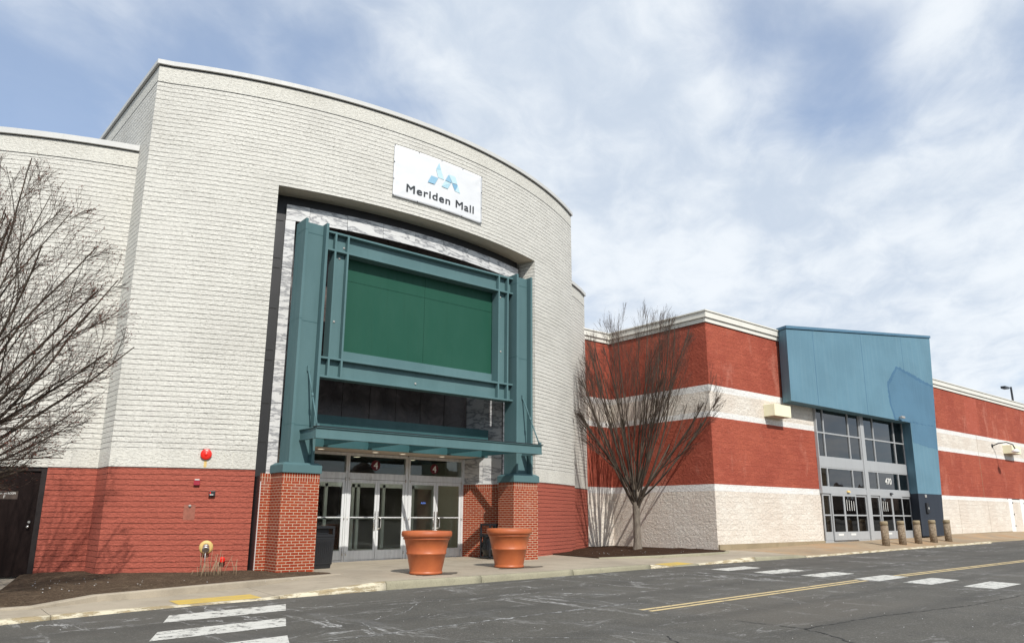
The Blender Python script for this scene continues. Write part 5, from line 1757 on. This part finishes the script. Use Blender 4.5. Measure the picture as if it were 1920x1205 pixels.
# bollards
def bollard(loc, label):
    t = thing('bollard', label, 'bollard', loc, 'aggregate bollards in front of the store doors')
    m_ = MB(); m_.lathe([(.15, -.1), (.15, .80), (.135, .805), (.135, .835)], loc, 28); m_.build('post', 'exposed_aggregate', t)
    m_ = MB(); m_.lathe([(.135, .836), (.15, .84), (.15, .96), (.13, .99), (.0, .99)][:-1], loc, 28); m_.build('cap', 'plinth_concrete', t)
    return t
bxs = [32.25, 33.8, 35.35, 36.97, 38.6]
blab = ['tan aggregate bollard nearest the planters, first of the row', 'tan aggregate bollard second of the row, before the sliding doors', 'tan aggregate bollard third of five, at the corner of the blue portal',
        'tan aggregate bollard in front of the black portal foot', 'tan aggregate bollard last of the row, farthest from the planters']
bo0 = bollard((bxs[0], 14.85, swz(bxs[0], 14.85)), blab[0])
for x, lb in zip(bxs[1:], blab[1:]):
    c_ = bo0.copy(); col.objects.link(c_); c_.location = (x, 14.85, swz(x, 14.85)); c_['label'] = lb
    for ch in list(bo0.children):
        d_ = ch.copy(); col.objects.link(d_); d_.parent = c_

# far light pole behind the store roof
lp = thing('light_pole', 'dark parking lot light pole rising behind the striped store roof', 'light pole', (203.0, 60, 0))
m_ = MB(); m_.tube([(203.9, 60, 0), (203.2, 60, 32.2)], [.35, .22], 10); m_.build('pole', 'black_metal', lp)
m_ = MB(); m_.box(197.8, 200.2, 59.5, 60.5, 31.3, 31.8); m_.tube([(199.5, 60, 31.6), (203.2, 60, 32.0)], .14, 8); m_.build('lamp_head', 'black_metal', lp)

# ================================================================== trees
ENV = None
def grow(rnd, seglist, twigs, buds, p, d, length, r, level, up=0.12, spread=0.5, maxl=3, wig=0.10, kids=(5, 7), minr=.0035, budp=.0):
    n = max(3, int(length/0.28))
    pts = [p.copy()]; rad = [r]
    step = length/n
    dirs = [d.copy()]
    for k in range(n):
        j = Vector((rnd.uniform(-1, 1), rnd.uniform(-1, 1), rnd.uniform(-1, 1)))*wig
        d = (d+j*(0.6 if level == 0 else 1.0)+Vector((0, 0, up))*0.3).normalized()
        q_ = p+d*step
        if ENV is not None and k > 0 and ENV(q_) > 1.0+rnd.uniform(-.10, .16): break
        p = q_
        pts.append(p.copy()); dirs.append(d.copy())
        rad.append(max(minr*0.7, r*(1-(k+1)/n*0.78)))
    n = len(pts)-1
    if n < 1: return
    (seglist if level <= 1 else twigs).append((pts, rad, 6 if level == 0 else (4 if level == 1 else 3)))
    if level >= maxl:
        if budp and rnd.random() < budp: buds.append((pts[-1].copy(), d.copy()))
        return
    nk = rnd.randint(*kids)
    for i in range(nk):
        t = 0.22+0.75*(i+rnd.random()*.8)/nk
        k = min(n-1, int(t*n))
        base = pts[k].lerp(pts[k+1], t*n-k)
        a = dirs[k]
        o_ = a.orthogonal().normalized(); o_ = (Matrix.Rotation(rnd.uniform(0, 2*pi), 3, a) @ o_)
        sp = spread*rnd.uniform(.65, 1.25)
        nd_ = (a*cos(sp)+o_*sin(sp)).normalized()
        ln_ = length*rnd.uniform(.34, .60)*(1.12-0.55*t)
        if level >= 1: ln_ = max(.16, ln_)
        grow(rnd, seglist, twigs, buds, base, nd_, ln_, max(minr, rad[k]*rnd.uniform(.42, .6)), level+1, up, spread, maxl, wig*1.15, kids, minr, budp)


def emit(name, segs, mat, parent, twosided=False):
    m_ = MB()
    for pts, rad, n in segs: m_.tube(pts, rad, n, cap=False)
    return m_.build(name, mat, parent)


# tree A : bare vase-shaped tree in the mulch bed
rnd = random.Random(21)
TA = Vector((21.75, 19.2, .28))
tA = thing('bare_tree', 'bare vase shaped tree in the dark mulch bed before the striped store', 'tree', tuple(TA))
tr = MB()
tr.tube([TA+Vector((0, 0, -.1)), TA+Vector((0, 0, .05)), TA+Vector((.01, 0, .25)), TA+Vector((0, 0, .8)), TA+Vector((.0, 0, 1.4)), TA+Vector((.02, 0, 1.85)), TA+Vector((.04, 0, 2.2))], [.22, .18, .145, .13, .135, .16, .13], 16, cap=True)
segs, tw, bu = [], [], []
right = Vector((.77, -.63, 0)); fwd = Vector((.63, .77, 0))
NL = 27
def env_a(q):
    o_ = q-TA; a = o_.dot(right); b = o_.dot(fwd)
    a = (a-.25)/(3.15 if a > .25 else 2.55)
    return a*a+(b/2.7)**2+((o_.z-5.3)/4.35)**2
ENV = env_a
for i in range(NL):
    az = 2*pi*i/NL*5.0+rnd.uniform(-.25, .25)
    tilt = radians([9, 20, 30, 40, 49, 26][i % 6]+rnd.uniform(-4, 5))
    hz = right*cos(az)+fwd*sin(az)
    d = (Vector((0, 0, 1))*cos(tilt)+hz*sin(tilt)).normalized()
    z0 = rnd.uniform(1.35, 2.2)
    grow(rnd, segs, tw, bu, TA+Vector((0, 0, z0))+hz*.06, d, rnd.uniform(6.6, 8.6), rnd.uniform(.028, .050), 0, .09, .29, 3, .065, (5, 7), .0028)
tr.build('trunk', 'bark_grey', tA)
emit('limb', segs, 'bark_limb', tA)
emit('crown', tw, 'twig_brown', tA)

# tree B : bare spreading tree at the left, trunk outside the frame
rnd = random.Random(5)
TB = Vector((0.05, 16.0, .08))
def env_b(q):
    o_ = q-TB; a = o_.dot(right); b = o_.dot(fwd)
    return (a/3.05)**2+(b/3.0)**2+((o_.z-4.7)/3.35)**2
ENV = env_b
tB = thing('bare_tree', 'bare spreading tree with reddish buds before the brown sprinkler room door', 'tree', tuple(TB))
tr = MB()
tr.tube([TB+Vector((0, 0, -.1)), TB+Vector((0, 0, .1)), TB+Vector((0, 0, .6)), TB+Vector((.02, 0, 1.3)), TB+Vector((.05, 0, 1.9))], [.24, .17, .14, .13, .10], 14)
segs, tw, bu = [], [], []
for i in range(18):
    az = 2*pi*i/18*5+rnd.uniform(-.2, .2)
    tilt = radians([12, 30, 44, 56, 64, 72][i % 6]+rnd.uniform(-4, 4))
    hz = right*cos(az)+fwd*sin(az)
    d = (Vector((0, 0, 1))*cos(tilt)+hz*sin(tilt)).normalized()
    L = (4.4-1.9*(tilt/radians(70)))*rnd.uniform(.8, 1.02)
    grow(rnd, segs, tw, bu, TB+Vector((0, 0, rnd.uniform(1.2, 1.9)))+hz*.06, d, L, rnd.uniform(.026, .042), 0, .10, .50, 3, .085, (5, 7), .0030, .5)
for (tl, L, fo_) in ((38, 7.4, -.15), (44, 7.0, .1), (50, 6.0, .3), (56, 5.0, -.1), (30, 8.0, .2), (22, 8.3, 0), (63, 4.3, .15), (72, 3.4, -.2), (40, 7.2, -.35), (58, 4.6, .35), (15, 7.6, .3), (26, 8.2, -.3), (34, 7.8, 0), (47, 6.4, -.05), (18, 7.8, -.2), (10, 7.2, .1), (53, 5.2, .1)):
    hz = (right*cos(fo_*1.6)+fwd*sin(fo_*1.6)).normalized()
    d = (Vector((0, 0, 1))*cos(radians(tl))+hz*sin(radians(tl))).normalized()
    grow(rnd, segs, tw, bu, TB+Vector((0, 0, rnd.uniform(1.3, 1.9))), d, L*.72, rnd.uniform(.030, .046), 0, .05, .50, 3, .10, (5, 8), .0030, .5)
tr.build('trunk', 'bark_limb', tB)
emit('limb', segs, 'bark_limb', tB)
crB = emit('crown', tw, 'twig_brown', tB)
bm2 = MB()
for p, d in bu:
    a = d.orthogonal().normalized()*.009; b2 = d.cross(a).normalized()*.009
    e = p+d*.035
    for q0, q1 in ((a, b2), (b2, -a), (-a, -b2), (-b2, a)):
        bm2.face([tuple(p+q0), tuple(p+q1), tuple(e)])
bm2.build('bud', 'bud_red', crB)

# dead stalks by the hose connection
m_ = MB(); rnd = random.Random(8)
for k in range(34):
    x, y = 5.9+rnd.gauss(0, .24), 17.9+rnd.gauss(0, .22)
    h = rnd.uniform(.15, .62); lean = Vector((rnd.uniform(-.25, .25), rnd.uniform(-.2, .2), 0))
    p0 = Vector((x, y, .10))
    m_.tube([p0, p0+lean*h*.5+Vector((0, 0, h*.5)), p0+lean*h*1.3+Vector((0, 0, h))], [.009, .007, .003], 4)
tag(m_.build('dead_plant', 'dead_stem'), 'dry dead stalks sticking up from the soil by the red wall', 'plant')
# litter specks on the beds
def specks(n, xr_, yr_, zf_, mat, label, seed, s=(.008, .022)):
    m_ = MB(); rnd = random.Random(seed)
    for _ in range(n):
        x, y = rnd.uniform(*xr_), rnd.uniform(*yr_); r = rnd.uniform(*s); z = zf_(x, y)
        t = rnd.uniform(0, pi)
        P_ = [(x+r*cos(t+k*pi/2), y+r*sin(t+k*pi/2)*.7, z) for k in range(4)]
        m_.hexa([*P_, *[(a, b2, z+r*.6) for a, b2, _ in P_]])
    o = m_.build('litter', mat)
    return tag(o, label, 'litter', None, 'stuff')
specks(60, (2.2, 7.6), (15.9, 18.9), lambda x, y: .13, 'litter_white', 'tiny pale bits scattered on the bare soil', 1, (.005, .014))
specks(40, (18.0, 23.2), (16.6, 19.0), lambda x, y: .31, 'litter_white', 'tiny pale bits scattered on the dark mulch', 2, (.006, .014))
specks(260, (2, 16), (3.0, 13.0), lambda x, y: zr(x)+.001, 'litter_white', 'loose pale grit scattered on the asphalt', 3, (.003, .009))

# building across the lot, seen as a reflection in the store windows
ob_ = thing('distant_building', 'tan building across the lot, seen reflected in the store windows', 'building', (95, -30, 0.5))
m_ = MB(); m_.box(80, 112, -38, -26, 0, 10.0, 0); m_.box(79.8, 112.2, -25.98, -25.7, 8.3, 8.8, 1); m_.box(79.6, 112.4, -26.0, -25.6, 9.4, 10.1, 1); m_.box(80, 112, -25.97, -25.8, 5.0, 5.3, 1)
m_.build('wall', ['opposite_wall', 'opposite_trim'], ob_)
m_ = MB()
A_ = [(96+9*cos(pi-pi*k/20), 3.2+3.4*sin(pi*k/20)) for k in range(21)]
for a, c_ in zip(A_, A_[1:]):
    m_.hexa([(a[0], -25.7, a[1]), (c_[0], -25.7, c_[1]), (c_[0], -25.5, c_[1]), (a[0], -25.5, a[1]), (a[0], -25.7, a[1]+.5), (c_[0], -25.7, c_[1]+.5), (c_[0], -25.5, c_[1]+.5), (a[0], -25.5, a[1]+.5)])
m_.build('arch', 'opposite_trim', ob_)

m_ = MB(); rnd = random.Random(77)  # unseen woods, added so the glass reflects something darker than open sky
def wood(x0, y0, x1, y1, n, hmin, hmax):
    for k in range(n):
        t = (k+rnd.random())/n
        x, y = x0+(x1-x0)*t, y0+(y1-y0)*t+rnd.uniform(-9, 9)
        h, r = rnd.uniform(hmin, hmax), rnd.uniform(3.5, 6.5)
        pr = [(r*.35, 0), (r*.95, h*.22), (r, h*.45), (r*.75, h*.72), (r*.4, h*.9), (.1, h)]
        pr = [(a*rnd.uniform(.85, 1.15), b) for a, b in pr]
        m_.lathe(pr, (x, y, 0), 9, 0, 'Z', False)
wood(-260, -110, 330, -110, 95, 8, 15)
tag(m_.build('added_tree_line', 'twig_brown'), 'unseen brown winter woods added across the lot for the glass to reflect', 'woods', None, 'stuff')

# drop helper properties
for o in bpy.data.objects:
    if '_w' in o: del o['_w']
